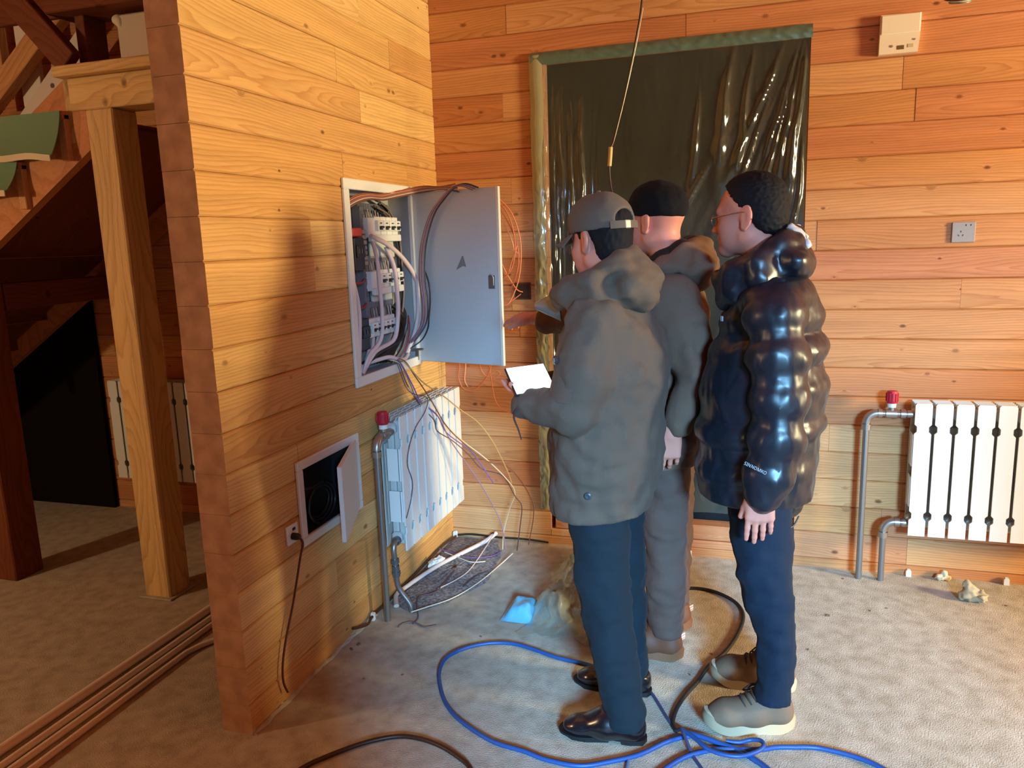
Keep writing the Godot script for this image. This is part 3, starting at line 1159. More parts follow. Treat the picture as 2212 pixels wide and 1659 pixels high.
	mb.box(H + dx * L * 0.5 + V(0, 0.524, 0) + b.z * 0.006, V(L, 0.004, 0.014), 0.001, b)
	mb.box(H + dx * L * 0.5 + V(0, 0.806, 0) + b.z * 0.006, V(L, 0.004, 0.014), 0.001, b)
	obj("door", mb, M.white, t)
	var coil := thing("cable_coil", "coil of black cable lying inside the access panel", "cable", V(-0.04, 0.54, 1.25))
	mb = MB.new()
	var pts := []
	for k in 34:
		var a := k * 0.62
		pts.append(V(-0.052 + 0.0009 * k, 0.612 + 0.05 * sin(a) * (1.0 + 0.02 * k), 1.24 + 0.075 * cos(a) * (1.0 + 0.012 * k)))
	pts.append_array([V(-0.02, 0.70, 1.35), V(-0.05, 0.75, 1.39), V(-0.09, 0.78, 1.38)])
	mb.tube(curve(pts, 4), 0.0055, 8)
	obj("cable", mb, mat(c8(44, 42, 44), 0.3), coil)

# sections of an aluminium radiator, front towards local +z, foot of the section at y = 0
func section_mesh(front: bool) -> MB:
	var mb := MB.new()
	if front:
		# front plate with notches at the sides that make six-sided openings with its neighbour
		var w := 0.0335
		var pts := PackedVector2Array()
		for s in [1.0, -1.0]:
			var l := [Vector2(w, 0.0), Vector2(w, 0.072), Vector2(w - 0.010, 0.082), Vector2(w - 0.010, 0.104), Vector2(w, 0.114), Vector2(w, 0.465), Vector2(w - 0.010, 0.475), Vector2(w - 0.010, 0.497), Vector2(w, 0.507), Vector2(w, 0.592), Vector2(w - 0.006, 0.6)]
			if s > 0:
				for p in l:
					pts.append(p)
			else:
				l.reverse()
				for p in l:
					pts.append(Vector2(-p.x, p.y))
		mb.prism(pts, 0.007, Transform3D(Basis.IDENTITY, V(0, 0, 0.093)))
	else:
		mb.box(V(0, 0.3, 0.075), V(0.016, 0.56, 0.036), 0.003)
		mb.box(V(0, 0.3, 0.04), V(0.03, 0.52, 0.03), 0.006)
		mb.box(V(0, 0.3, 0.004), V(0.066, 0.58, 0.006), 0.002)
		mb.box(V(0, 0.545, 0.05), V(0.077, 0.05, 0.05), 0.012)
		mb.box(V(0, 0.055, 0.05), V(0.077, 0.05, 0.05), 0.012)
		mb.box(V(0, 0.3, 0.022), V(0.077, 0.36, 0.004), 0.001)
		for k in 4:
			mb.box(V(0, 0.59, 0.012 + 0.023 * k), V(0.07, 0.02, 0.006), 0.002, Basis(Vector3.RIGHT, 0.35))
	return mb

func radiator(label: String, origin: Vector3, b: Basis, count: int) -> Node3D:
	# origin = middle of the first section, at the wall; sections run along the local x axis
	var t := thing("radiator", label, "radiator", origin)
	t.basis = b
	var fm := ArrayMesh.new()
	section_mesh(true).into(fm, M.rad)
	var cm := ArrayMesh.new()
	section_mesh(false).into(cm, mat(c8(196, 194, 188), 0.4))
	for k in count:
		var s := MeshInstance3D.new()
		s.name = "section"
		s.mesh = cm
		t.add_child(s, true)
		s.position = V(0.0795 * k, 0, 0)
		var f := MeshInstance3D.new()
		f.name = "front_plate"
		f.mesh = fm
		s.add_child(f, true)
	# end fairing of the first section: side plate with two long slots, as seen from the end
	for q in [0, 1]:
		var mb := MB.new()
		for y in [[0.13, 0.27], [0.315, 0.46]]:
			mb.box(V(-0.034, (y[0] + y[1]) * 0.5, 0.088), V(0.006, y[1] - y[0], 0.008), 0.002)
			mb.box(V(-0.034, (y[0] + y[1]) * 0.5, 0.055), V(0.004, y[1] - y[0], 0.05), 0.001)
		if q == 1:
			for i in mb.v.size():
				mb.v[i].x = 0.0795 * (count - 1) - mb.v[i].x
				mb.n[i].x = -mb.n[i].x
			for i in range(0, mb.ix.size(), 3):
				var w := mb.ix[i]
				mb.ix[i] = mb.ix[i + 1]
				mb.ix[i + 1] = w
		var am := ArrayMesh.new()
		mb.into(am, M.rad)
		var o := MeshInstance3D.new()
		o.name = "end_fairing"
		o.mesh = am
		t.add_child(o, true)
	return t

func ring(mb: MB, a: Vector3, b: Vector3, r: float, sides := 16) -> void:
	mb.tube(PackedVector3Array([a, b]), r, sides)

func valve_pipe(label: String, at: Vector3, side: Vector3, top: float, reach: float, has_cap: bool) -> Node3D:
	# a riser from the floor, an elbow and a horizontal run along `side` to the radiator
	var t := thing("heating_pipe", label, "pipe", at)
	var r := 0.0135
	var mb := MB.new()
	var pts := PackedVector3Array([at])
	pts.append(at + V(0, top - 0.045, 0))
	for k in range(1, 8):
		var a := PI * 0.5 * k / 7.0
		pts.append(at + V(0, top - 0.045 + 0.045 * sin(a), 0) + side * 0.045 * (1.0 - cos(a)))
	mb.tube(pts, r, 14)
	obj("riser", mb, M.steel, t)
	mb = MB.new()
	mb.tube(pts.slice(1), r * 1.32, 14)
	ring(mb, at + V(0, top - 0.075, 0), at + V(0, top - 0.05, 0), r * 1.5)
	ring(mb, at + V(0, top, 0) + side * 0.045, at + V(0, top, 0) + side * 0.062, r * 1.45)
	obj("elbow", mb, M.brass, t)
	mb = MB.new()
	var y := V(0, top, 0)
	ring(mb, at + y + side * 0.06, at + y + side * (reach - 0.02), r * 1.0)
	ring(mb, at + y + side * 0.075, at + y + side * 0.092, r * 1.55, 6)
	ring(mb, at + y + side * (reach - 0.055), at + y + side * (reach - 0.035), r * 1.7, 6)
	ring(mb, at + y + side * (reach - 0.028), at + y + side * (reach + 0.002), r * 1.3)
	obj("coupling", mb, M.brass, t)
	if has_cap:
		var m := at + y + side * reach * 0.52
		mb = MB.new()
		ring(mb, m - side * 0.022, m + side * 0.022, r * 1.5)
		ring(mb, m, m + V(0, 0.034, 0), r * 0.95)
		obj("valve_body", mb, M.brass, t)
		mb = MB.new()
		ring(mb, m + V(0, 0.03, 0), m + V(0, 0.048, 0), r * 1.35)
		obj("white_collar", mb, M.white, t)
		mb = MB.new()
		mb.lathe(PackedVector2Array([Vector2(0.0, 0), Vector2(0.021, 0.0), Vector2(0.024, 0.01), Vector2(0.024, 0.044), Vector2(0.02, 0.054), Vector2(0.0, 0.056)]), Transform3D(Basis.IDENTITY, m + V(0, 0.048, 0)), 12)
		for k in 12:
			var a := TAU * k / 12
			mb.box(m + V(0.0245 * cos(a), 0.075, 0.0245 * sin(a)), V(0.004, 0.036, 0.004), 0.001, Basis(Vector3.UP, -a))
		obj("red_cap", mb, M.red, t)
	return t

func radiators() -> void:
	# right part of the back wall
	radiator("white radiator at the right edge of the back wall", V(2.262, 0.24, 0.03), Basis.IDENTITY, 10)
	valve_pipe("tall steel pipe with red valve cap left of the right-hand radiator", V(2.042, 0, 0.09), V(1, 0, 0), 0.783, 0.19, true)
	valve_pipe("short steel pipe feeding the bottom of the right-hand radiator", V(2.135, 0, 0.09), V(1, 0, 0), 0.285, 0.098, false)
	# on the left wall beneath the electrical panel
	radiator("white radiator on the left wall under the electrical panel, lit bluish by daylight", V(0.03, 0.265, 0.815), Basis(V(0, 0, -1), V(0, 1, 0), V(1, 0, 0)), 9)
	valve_pipe("tall steel pipe with red valve cap beside the left wall radiator", V(0.085, 0, 0.985), V(0, 0, -1), 0.80, 0.135, true)
	# bent return pipe with a union
	var t := thing("heating_pipe", "bent steel return pipe with union at the foot of the left wall radiator", "pipe", V(0.1, 0, 0.87))
	var mb := MB.new()
	mb.tube(curve([V(0.09, 0.315, 0.853), V(0.09, 0.312, 0.885), V(0.09, 0.285, 0.90), V(0.092, 0.23, 0.898), V(0.095, 0.13, 0.895), V(0.11, 0.09, 0.89), V(0.14, 0.045, 0.885), V(0.15, 0.02, 0.885), V(0.15, 0.0, 0.885)], 6), 0.0125, 14)
	obj("pipe", mb, M.steel, t)
	mb = MB.new()
	ring(mb, V(0.0915, 0.246, 0.899), V(0.0925, 0.225, 0.898), 0.019, 6)
	var um := mat(c8(120, 128, 130), 0.3, 0.7)
	obj("union_nut", mb, um, t)
	mb = MB.new()
	ring(mb, V(0.0928, 0.215, 0.898), V(0.094, 0.165, 0.896), 0.017)
	obj("union", mb, um, t)
	mb = MB.new()
	ring(mb, V(0.0938, 0.188, 0.897), V(0.094, 0.176, 0.897), 0.0195)
	obj("union_ring", mb, um, t)
	mb = MB.new()
	ring(mb, V(0.09, 0.315, 0.856), V(0.09, 0.315, 0.876), 0.019)
	obj("collar", mb, um, t)
	# in the dark behind the stairs
	radiator("white radiator in the dark under the stairs, partly behind the square post", V(-2.10, 0.24, 0.03), Basis.IDENTITY, 8)

func wall_things() -> void:
	# thermostat
	var t := thing("thermostat", "cream wall thermostat high on the back wall right of the film", "thermostat", V(2.1, 2.295, 0.0))
	var mb := MB.new()
	mb.prism(PackedVector2Array([Vector2(2.024, 2.296), Vector2(2.17, 2.296), Vector2(2.176, 2.36), Vector2(2.178, 2.447), Vector2(2.026, 2.45)]), 0.03, Transform3D.IDENTITY)
	obj("case", mb, mat(c8(232, 216, 194), 0.45), t)
	mb = MB.new()
	mb.box(V(2.101, 2.41, 0.032), V(0.146, 0.074, 0.006), 0.003)
	obj("flap", mb, mat(c8(234, 220, 200), 0.45), t)
	mb = MB.new()
	mb.box(V(2.105, 2.318, 0.0305), V(0.026, 0.016, 0.002), 0.0005)
	obj("display_window", mb, mat(c8(112, 88, 50), 0.3), t)
	mb = MB.new()
	mb.box(V(2.142, 2.322, 0.0305), V(0.022, 0.014, 0.002), 0.0005)
	obj("slide_switch", mb, mat(c8(196, 178, 150), 0.5), t)
	for q in [[2.072, 2.325, 0.008], [2.156, 2.345, 0.006]]:
		mb = MB.new()
		mb.lathe(PackedVector2Array([Vector2(q[2] * 0.6, 0), Vector2(q[2] * 0.6, 0.003), Vector2(0, 0.0035)]), Transform3D(Basis(V(1, 0, 0), V(0, 0, 1), V(0, -1, 0)), V(q[0], q[1], 0.03)), 10)
		obj("button", mb, mat(c8(150, 134, 112), 0.5), t)
	# grey socket on the back wall
	t = thing("wall_socket", "grey square wall socket on the back wall above the right radiator", "socket", V(2.39, 1.516, 0))
	mb = MB.new()
	mb.box(V(2.39, 1.559, 0.005), V(0.088, 0.084, 0.011), 0.002)
	obj("plate", mb, mat(c8(152, 142, 134), 0.42), t)
	for q in [[2.398, 1.588, 0.0], [2.416, 1.588, 0.0], [2.372, 1.546, 0.5], [2.388, 1.546, -0.5], [2.38, 1.562, 0.0]]:
		mb = MB.new()
		mb.box(V(q[0], q[1], 0.0105), V(0.0025, 0.007, 0.002), 0.0, Basis(Vector3.BACK, q[2]))
		obj("pin_slot", mb, M.dark, t)
	# white socket on the left wall with a plug and its lead
	t = thing("wall_socket", "small white wall socket low on the left wall beside the access panel", "socket", V(0, 0.555, 1.503))
	mb = MB.new()
	mb.box(V(0.004, 0.585, 1.504), V(0.009, 0.07, 0.068), 0.002)
	obj("plate", mb, M.white, t)
	mb = MB.new()
	mb.box(V(0.009, 0.602, 1.497), V(0.002, 0.01, 0.018), 0.0005)
	obj("pin_slot", mb, M.dark, t)
	t = thing("power_lead", "brown lead plugged into the left wall socket, hanging to the floor", "lead", V(0.03, 0.05, 1.64))
	mb = MB.new()
	mb.lathe(PackedVector2Array([Vector2(0.0, 0), Vector2(0.013, 0), Vector2(0.013, 0.02), Vector2(0.008, 0.03), Vector2(0, 0.032)]), Transform3D(Basis(V(0, 0, 1), V(1, 0, 0), V(0, 1, 0)), V(0.009, 0.578, 1.508)), 12)
	obj("plug", mb, M.black_cable, t)
	mb = MB.new()
	mb.tube(curve([V(0.036, 0.576, 1.508), V(0.05, 0.555, 1.51), V(0.045, 0.51, 1.525), V(0.03, 0.36, 1.568), V(0.022, 0.24, 1.62), V(0.02, 0.16, 1.648), V(0.022, 0.10, 1.655), V(0.026, 0.055, 1.642)], 6), 0.0042, 7)
	obj("cord", mb, mat(c8(86, 40, 24), 0.5), t)
	# round ceiling fitting at the top right
	t = thing("pendant_coil", "round glass and metal pendant fitting at the top right", "lamp", V(2.235, 2.365, 0.42))
	var xf := Transform3D(Basis(Vector3.RIGHT, 0.35), V(2.235, 2.385, 0.42))
	mb = MB.new()
	mb.lathe(PackedVector2Array([Vector2(0.0, -0.012), Vector2(0.03, -0.01), Vector2(0.044, 0.0), Vector2(0.048, 0.02), Vector2(0.04, 0.05), Vector2(0.016, 0.07), Vector2(0, 0.07)]), xf, 22, true)
	var gl := mat(Color(0.8, 0.78, 0.66), 0.12, 0.0, 0.6)
	obj("glass_shade", mb, gl, t)
	mb = MB.new()
	mb.tube(circle(xf, 0.05, 0.004, 28), 0.0045, 6)
	obj("dark_rim", mb, mat(c8(92, 46, 20), 0.4, 0.3), t)
	mb = MB.new()
	mb.tube(circle(xf, 0.036, -0.009, 24), 0.0022, 6)
	obj("inner_ring", mb, M.steel, t)
	mb = MB.new()
	rod(mb, V(2.235, 2.44, 0.40), V(2.235, 3.3, 0.40), 0.004, 6)
	obj("cord", mb, M.dark, t)
	# lead that hangs from the ceiling in front of the film
	t = thing("hanging_lead", "dark lead with a pale sleeve hanging from the ceiling before the film", "lead", V(1.0, 1.76, 0.5))
	mb = MB.new()
	mb.tube(curve([V(1.14, 3.3, 0.5), V(1.125, 2.8, 0.5), V(1.108, 2.5, 0.5), V(1.081, 2.339, 0.5), V(1.039, 2.152, 0.5), V(0.994, 1.985, 0.5), V(0.978, 1.93, 0.5), V(0.973, 1.86, 0.5), V(0.981, 1.78, 0.5), V(1.0, 1.72, 0.5)], 6), 0.0042, 8)
	obj("cord", mb, mat(c8(52, 34, 28), 0.35), t)
	mb = MB.new()
	mb.tube(PackedVector3Array([V(0.9795, 1.947, 0.5), V(0.977, 1.91, 0.5), V(0.9735, 1.872, 0.5)]), 0.0085, 10)
	obj("sleeve", mb, mat(c8(206, 184, 132), 0.6), t)
	mb = MB.new()
	mb.tube(curve([V(1.112, 2.46, 0.506), V(1.084, 2.32, 0.506), V(1.044, 2.152, 0.506), V(0.999, 1.985, 0.506), V(0.982, 1.945, 0.504)], 6), 0.0013, 5)
	obj("bare_wire", mb, mat(c8(210, 196, 176), 0.3, 0.4), t)

func circle(xf: Transform3D, r: float, y: float, n: int) -> PackedVector3Array:
	var p := PackedVector3Array()
	for k in n + 1:
		var a := TAU * k / n
		p.append(xf * V(r * cos(a), y, r * sin(a)))
	return p

func window_film() -> void:
	# dark board behind the opening
	var mb := MB.new()
	mb.box(V(1.16, 1.23, -0.16), V(1.5, 2.6, 0.06), 0.0)
	var o := obj("door_1", mb, M.board)
	o.set_meta("kind", "structure")
	mb = MB.new()
	mb.box(V(1.17, 0.125, -0.05), V(1.18, 0.075, 0.09), 0.003)
	o = obj("trim_1", mb, wood[14])
	o.set_meta("kind", "structure")
	mb = MB.new()
	mb.box(V(0.60, 0.22, -0.06), V(0.05, 0.26, 0.06), 0.004)
	o = obj("trim_2", mb, mat(c8(206, 190, 160), 0.8))
	o.set_meta("kind", "structure")
	# the clear film with its folds, pinned over the opening
	var film := mat(Color(0.52, 0.55, 0.5, 0.17), 0.12, 0.0, 0.7)
	film.transparency = BaseMaterial3D.TRANSPARENCY_ALPHA
	film.cull_mode = BaseMaterial3D.CULL_DISABLED
	var t := thing("plastic_film", "clear plastic film with vertical folds stretched over the dark doorway", "plastic film", V(1.16, 0.2, 0.02))
	var n := noise(61, 1.0, 2)
	mb = MB.new()
	# sharp creases: [x at the top, y at the top, x at the bottom, y at the bottom, width, height]
	var creases := [[1.735, 2.40, 1.60, 1.66, 0.012, 0.016], [1.742, 2.38, 1.66, 1.60, 0.016, 0.022], [1.72, 2.41, 1.52, 1.70, 0.010, 0.012], [1.66, 2.41, 1.36, 1.66, 0.016, 0.014], [1.60, 2.20, 1.42, 1.62, 0.012, 0.014], [1.44, 2.41, 1.36, 1.70, 0.022, 0.020], [1.38, 1.95, 1.16, 1.60, 0.014, 0.013], [1.30, 2.25, 1.26, 1.75, 0.010, 0.010], [0.615, 2.26, 0.628, 0.7, 0.010, 0.013], [0.652, 2.28, 0.655, 1.2, 0.008, 0.011], [0.70, 2.2, 0.705, 1.1, 0.009, 0.012], [0.755, 2.27, 0.752, 1.0, 0.011, 0.016], [0.58, 2.36, 0.60, 0.4, 0.009, 0.014], [1.74, 2.0, 1.70, 1.4, 0.009, 0.012], [1.70, 2.3, 1.57, 1.75, 0.007, 0.009], [1.52, 2.38, 1.46, 1.75, 0.013, 0.012], [0.635, 2.0, 0.64, 0.9, 0.006, 0.009], [0.68, 1.9, 0.682, 1.2, 0.006, 0.008], [0.73, 2.1, 0.728, 1.3, 0.007, 0.010]]
	mb.sheet(280, 110, func(u: float, v: float) -> Vector3:
		var x := lerpf(0.545, 1.755, u)
		var y := lerpf(0.24, 2.415, v)
		# broad folds fan out of the upper right corner
		var ax := x - 1.74
		var ay := 2.46 - y
		var fan := atan2(-ax, maxf(ay, 0.02))
		var fr := sqrt(ax * ax + ay * ay)
		var wr := smoothstep(0.15, 0.7, fr)
		var d := 0.016 * pow(absf(n.get_noise_2d(fan * 7.0, fr * 0.5)), 0.8) * wr * smoothstep(0.95, 0.2, fan)
		var left := smoothstep(0.95, 0.58, x)
		d += left * 0.010 * pow(absf(n.get_noise_2d(x * 22.0, y * 0.6 + 20.0)), 0.7) * smoothstep(2.35, 1.9, y)
		d += 0.004 * n.get_noise_2d(x * 3.0 + 5.0, y * 1.2) + 0.0006 * n.get_noise_2d(x * 30.0, y * 9.0)
		for c in creases:
			if y > c[1] or y < c[3]:
				continue
			var t2: float = (c[1] - y) / (c[1] - c[3])
			var q: float = (x - lerpf(c[0], c[2], t2) - 0.012 * n.get_noise_2d(c[0] * 40.0, y * 2.5)) / (c[4] * (0.5 + t2))
			if absf(q) < 3.0:
				d += 1.35 * c[5] * exp(-q * q) * sin(PI * clampf(t2, 0, 1)) * (0.75 + 0.5 * n.get_noise_2d(c[0] * 90.0, y * 9.0))
		var edge := smoothstep(0.0, 0.03, u) * smoothstep(1.0, 0.985, u) * smoothstep(1.0, 0.985, v)
		return V(x, y, 0.012 + d * edge))
	obj("film", mb, film, t)
	var band := mat(c8(92, 112, 100), 0.22, 0.0, 0.6)
	mb = MB.new()
	mb.sheet(90, 4, func(u: float, v: float) -> Vector3:
		return V(lerpf(0.512, 1.764, u), lerpf(2.396, 2.452, v), 0.014 + 0.012 * sin(PI * v) + 0.004 * n.get_noise_2d(u * 26.0 + v * 3.0, v * 3.0)), 0.012)
	obj("top_band", mb, band, t)
	var band2 := mat(c8(150, 146, 112), 0.16, 0.0, 0.7)
	mb = MB.new()
	mb.sheet(8, 150, func(u: float, v: float) -> Vector3:
		var y := lerpf(0.20, 2.44, v)
		return V(lerpf(0.508, 0.572, u) + 0.004 * n.get_noise_2d(y * 6.0, 9.0), y, 0.016 + 0.010 * sin(PI * u) + 0.010 * n.get_noise_2d(u * 5.0, y * 12.0) * smoothstep(2.3, 1.2, y)), 0.012)
	obj("side_band", mb, band2, t)

func cable(called: String, label: String, pts: Array, r: float, m: Material, group := "") -> void:
	var mb := MB.new()
	mb.tube(curve(pts, 6), r, 9)
	single(called, mb, m, pts[pts.size() / 2], label, "cable", group)

func lump(lo: Vector3, hi: Vector3, cell: float, parts: Array, n: FastNoiseLite, amp: float, st: float) -> MB:
	var vx := Vox.new(lo, hi, cell)
	for p in parts:
		vx.ell(p[0], p[1], Basis(Vector3.UP, p[2]), 0.012)
	vx.fold(n, amp, V(st, st, st), 0.03)
	vx.clip(V(0, -1, 0), V(0, 0.0, 0), 0.002)
	var mb := MB.new()
	vx.mesh(mb)
	return mb

func floor_things() -> void:
	var h := 0.0075
	# blue and dark cables
	cable("blue_cable", "long blue cable making a big loop on the floor left of the black dress shoes", [V(1.10, h, 1.13), V(1.03, h, 1.14), V(0.954, h, 1.125), V(0.861, h, 1.111), V(0.75, h, 1.072), V(0.664, h, 1.053), V(0.579, h, 1.071), V(0.499, h, 1.127), V(0.45, h, 1.211), V(0.456, h, 1.301), V(0.491, h, 1.385), V(0.551, h, 1.486), V(0.621, h, 1.559), V(0.706, h, 1.615), V(0.797, h, 1.658), V(0.898, h, 1.676), V(0.976, h, 1.697), V(1.08, h, 1.698), V(1.166, h, 1.655), V(1.247, h, 1.6), V(1.318, h, 1.52), V(1.373, h, 1.478), V(1.41, h, 1.462)], 0.0075, M.blue_cable)
	cable("blue_cable", "blue cable curling in a small tight loop below the brown trainer", [V(1.36, 0.018, 1.455), V(1.404, 0.02, 1.492), V(1.445, 0.02, 1.535), V(1.49, 0.02, 1.552), V(1.544, 0.02, 1.548), V(1.592, 0.02, 1.514), V(1.613, 0.02, 1.48), V(1.605, 0.02, 1.455), V(1.575, 0.012, 1.447), V(1.54, h, 1.462), V(1.50, h, 1.466)], 0.0068, M.blue_cable)
	cable("blue_cable", "blue cable running along the bottom edge towards the right", [V(1.29, h, 1.72), V(1.332, h, 1.644), V(1.382, h, 1.578), V(1.434, h, 1.538), V(1.488, h, 1.51), V(1.598, h, 1.484), V(1.652, h, 1.458), V(1.706, h, 1.443), V(1.75, h, 1.432), V(1.793, h, 1.43), V(1.884, h, 1.447), V(1.949, h, 1.481), V(2.03, h, 1.56), V(2.1, h, 1.7)], 0.0078, M.blue_cable)
	cable("blue_cable", "thick blue cable running diagonally off the bottom edge beneath the loop", [V(1.385, 0.012, 1.462), V(1.442, 0.012, 1.475), V(1.494, 0.009, 1.49), V(1.545, 0.008, 1.506), V(1.582, h, 1.533), V(1.623, h, 1.568), V(1.70, h, 1.66)], 0.0088, M.blue_cable)
	cable("dark_cable", "thin dark cable leading from behind the far dress shoe to the cable crossing", [V(1.17, 0.006, 1.14), V(1.245, 0.006, 1.265), V(1.265, 0.006, 1.302), V(1.309, 0.006, 1.389), V(1.343, 0.006, 1.444), V(1.366, 0.03, 1.483), V(1.403, 0.006, 1.557), V(1.436, 0.006, 1.617), V(1.48, 0.006, 1.71)], 0.0055, mat(c8(62, 66, 100), 0.45))
	cable("black_cable", "black cable sweeping round between the brown boots and the trainers", [V(1.06, h, 0.62), V(1.136, h, 0.526), V(1.207, h, 0.438), V(1.296, h, 0.392), V(1.367, h, 0.385), V(1.439, h, 0.416), V(1.51, h, 0.491), V(1.541, h, 0.605), V(1.52, h, 0.77), V(1.478, h, 0.919), V(1.425, h, 1.03), V(1.39, h, 1.15), V(1.357, h, 1.242), V(1.334, h, 1.332), V(1.329, h, 1.412), V(1.345, h, 1.455)], 0.0075, M.black_cable)
	cable("black_cable", "dark brown cable arching over the floor at the bottom left edge", [V(0.20, h, 2.07), V(0.257, h, 1.928), V(0.299, h, 1.863), V(0.38, h, 1.772), V(0.466, h, 1.713), V(0.542, h, 1.70), V(0.631, h, 1.718), V(0.709, h, 1.756), V(0.761, h, 1.795), V(0.86, h, 1.92)], 0.0075, mat(c8(58, 28, 18), 0.45))
	cable("dark_cable", "short bluish cable end under the looped blue cable at the bottom edge", [V(1.217, 0.005, 1.618), V(1.218, 0.005, 1.672), V(1.22, 0.005, 1.76)], 0.0048, mat(c8(90, 108, 140), 0.45))
	# white heating pipes lying left of the stub wall
	var pw := mat(c8(226, 210, 196), 0.45)
	var spec := [["thick white plastic pipe on the floor, farthest left of four", [V(-0.731, 0.017, 0.5), V(-0.731, 0.017, 1.131), V(-0.741, 0.017, 2.112), V(-0.745, 0.017, 2.6)], 0.017], ["white plastic pipe on the floor, second from the left of four", [V(-0.68, 0.012, 0.5), V(-0.675, 0.012, 1.196), V(-0.673, 0.012, 2.136), V(-0.67, 0.012, 2.6)], 0.012], ["white plastic pipe on the floor, third from the left of four", [V(-0.63, 0.012, 0.5), V(-0.628, 0.012, 1.251), V(-0.626, 0.012, 2.167), V(-0.625, 0.012, 2.6)], 0.012], ["white plastic pipe bending at its far end, nearest the stub wall", [V(-0.40, 0.012, 1.16), V(-0.46, 0.012, 1.24), V(-0.535, 0.012, 1.34), V(-0.568, 0.012, 1.42), V(-0.574, 0.012, 1.52), V(-0.565, 0.012, 2.1), V(-0.56, 0.012, 2.6)], 0.0115]]
	for s in spec:
		var mb := MB.new()
		mb.tube(curve(s[1], 6), s[2], 12)
		single("floor_pipe", mb, pw, s[1][2], s[0], "pipe", "white pipes along the floor")
	# mortar patch and rubble in the corner
	var n := noise(71, 1.0, 3)
	var mb := MB.new()
	var rim := [V(0.02, 0, 0.56), V(0.02, 0, 0.02), V(0.26, 0, 0.02), V(0.34, 0, 0.2), V(0.38, 0, 0.5), V(0.29, 0, 0.74), V(0.17, 0, 0.9), V(0.03, 0, 0.84)]
	var cen := V(0.17, 0, 0.42)
	mb.sheet(48, 12, func(u: float, v: float) -> Vector3:
		var f := u * rim.size()
		var i := int(f) % rim.size()
		var e: Vector3 = (rim[i] as Vector3).lerp(rim[(i + 1) % rim.size()], f - floorf(f))
		var p := cen.lerp(e, v)
		p.x = maxf(0.004, p.x + 0.02 * n.get_noise_2d(u * 30.0, 1.0) * v)
		p.z = maxf(0.004, p.z)
		p.y = (0.010 + 0.008 * n.get_noise_2d(p.x * 14.0, p.z * 14.0) + 0.005 * n.get_noise_2d(p.x * 50.0, p.z * 50.0)) * (1.0 - pow(v, 4.0)) + 0.0008
		return p)
	var pm := single("mortar_patch", mb, M.mortar, cen, "rough dark grey mortar patch in the corner under the radiator", "mortar")
	pm.set_meta("kind", "stuff")
	# white cable duct lying across the patch
	var t := thing("cable_duct", "white flexible conduit with torn end lying across the mortar patch", "conduit", V(0.12, 0.02, 0.42))
	mb = MB.new()
	mb.tube(curve([V(0.262, 0.05, 0.01 + 0.03), V(0.225, 0.03, 0.12), V(0.16, 0.026, 0.28), V(0.10, 0.026, 0.45), V(0.055, 0.022, 0.63), V(0.03, 0.02, 0.77)], 8), 0.013, 12, 0.011, 0.8)
	obj("tube", mb, mat(c8(222, 206, 200), 0.5), t)
	mb = MB.new()
	mb.tube(curve([V(0.03, 0.02, 0.77), V(0.035, 0.018, 0.80), V(0.06, 0.012, 0.85), V(0.072, 0.011, 0.872)], 5), 0.0105, 12, 0.012, 0.7)
	obj("bent_end", mb, mat(c8(206, 190, 176), 0.5), t)
	mb = MB.new()
	ring(mb, V(0.249, 0.042, 0.06), V(0.253, 0.0435, 0.05), 0.0142)
	obj("dark_tape", mb, M.dark, t)
	# crumpled paper by the wall
	mb = lump(V(0.03, 0.0, 0.37), V(0.13, 0.07, 0.49), 0.005, [[V(0.07, 0.022, 0.43), V(0.03, 0.024, 0.034), 0.4], [V(0.09, 0.03, 0.405), V(0.02, 0.022, 0.02), 0.9], [V(0.065, 0.02, 0.46), V(0.016, 0.014, 0.018), 0.2]], noise(72, 1.0, 2), 0.012, 45.0)
	single("crumpled_paper", mb, M.white, V(0.075, 0, 0.43), "crumpled white paper by the left wall behind the conduit", "paper")
	# dark cables along the foot of the walls with white clips
	cable("wall_cable", "dark cable running along the foot of the left wall", [V(0.03, 0.012, 0.04), V(0.018, 0.02, 0.2), V(0.016, 0.016, 0.42), V(0.018, 0.014, 0.6), V(0.016, 0.012, 0.84), V(0.022, 0.02, 1.0), V(0.03, 0.016, 1.06), V(0.02, 0.03, 1.12), V(0.016, 0.045, 1.16)], 0.006, mat(c8(74, 44, 26), 0.5))
	cable("wall_cable", "black cable running along the foot of the back wall towards the film heap", [V(0.035, 0.012, 0.02), V(0.12, 0.02, 0.014), V(0.28, 0.016, 0.016), V(0.42, 0.018, 0.014), V(0.545, 0.012, 0.018)], 0.0055, M.black_cable)
	for q in [[V(0.02, 0.0, 0.022), "white cable clip in the corner of the two walls"], [V(0.014, 0.0, 1.0), "white cable clip at the foot of the left wall beside the tall pipe"], [V(2.263, 0.0, 0.016), "white cable clip on the floor just right of the short pipe"], [V(2.659, 0, 0.016), "white cable clip on the floor under the right radiator"], [V(1.273, 0, 0.014), "white cable clip under the doorway sill behind the men"]]:
		mb = MB.new()
		var p: Vector3 = q[0]
		mb.prism(PackedVector2Array([Vector2(-0.011, 0), Vector2(0.011, 0), Vector2(0.011, 0.026), Vector2(0.006, 0.034), Vector2(-0.006, 0.034), Vector2(-0.011, 0.026)]), 0.014, Transform3D(Basis(Vector3.UP, PI * 0.5 if p.x < 0.1 and p.z > 0.5 else 0.0), p + V(0, 0, -0.007)))
		single("cable_clip", mb, M.white, p, q[1], "clip", "white cable clips at the foot of the walls")
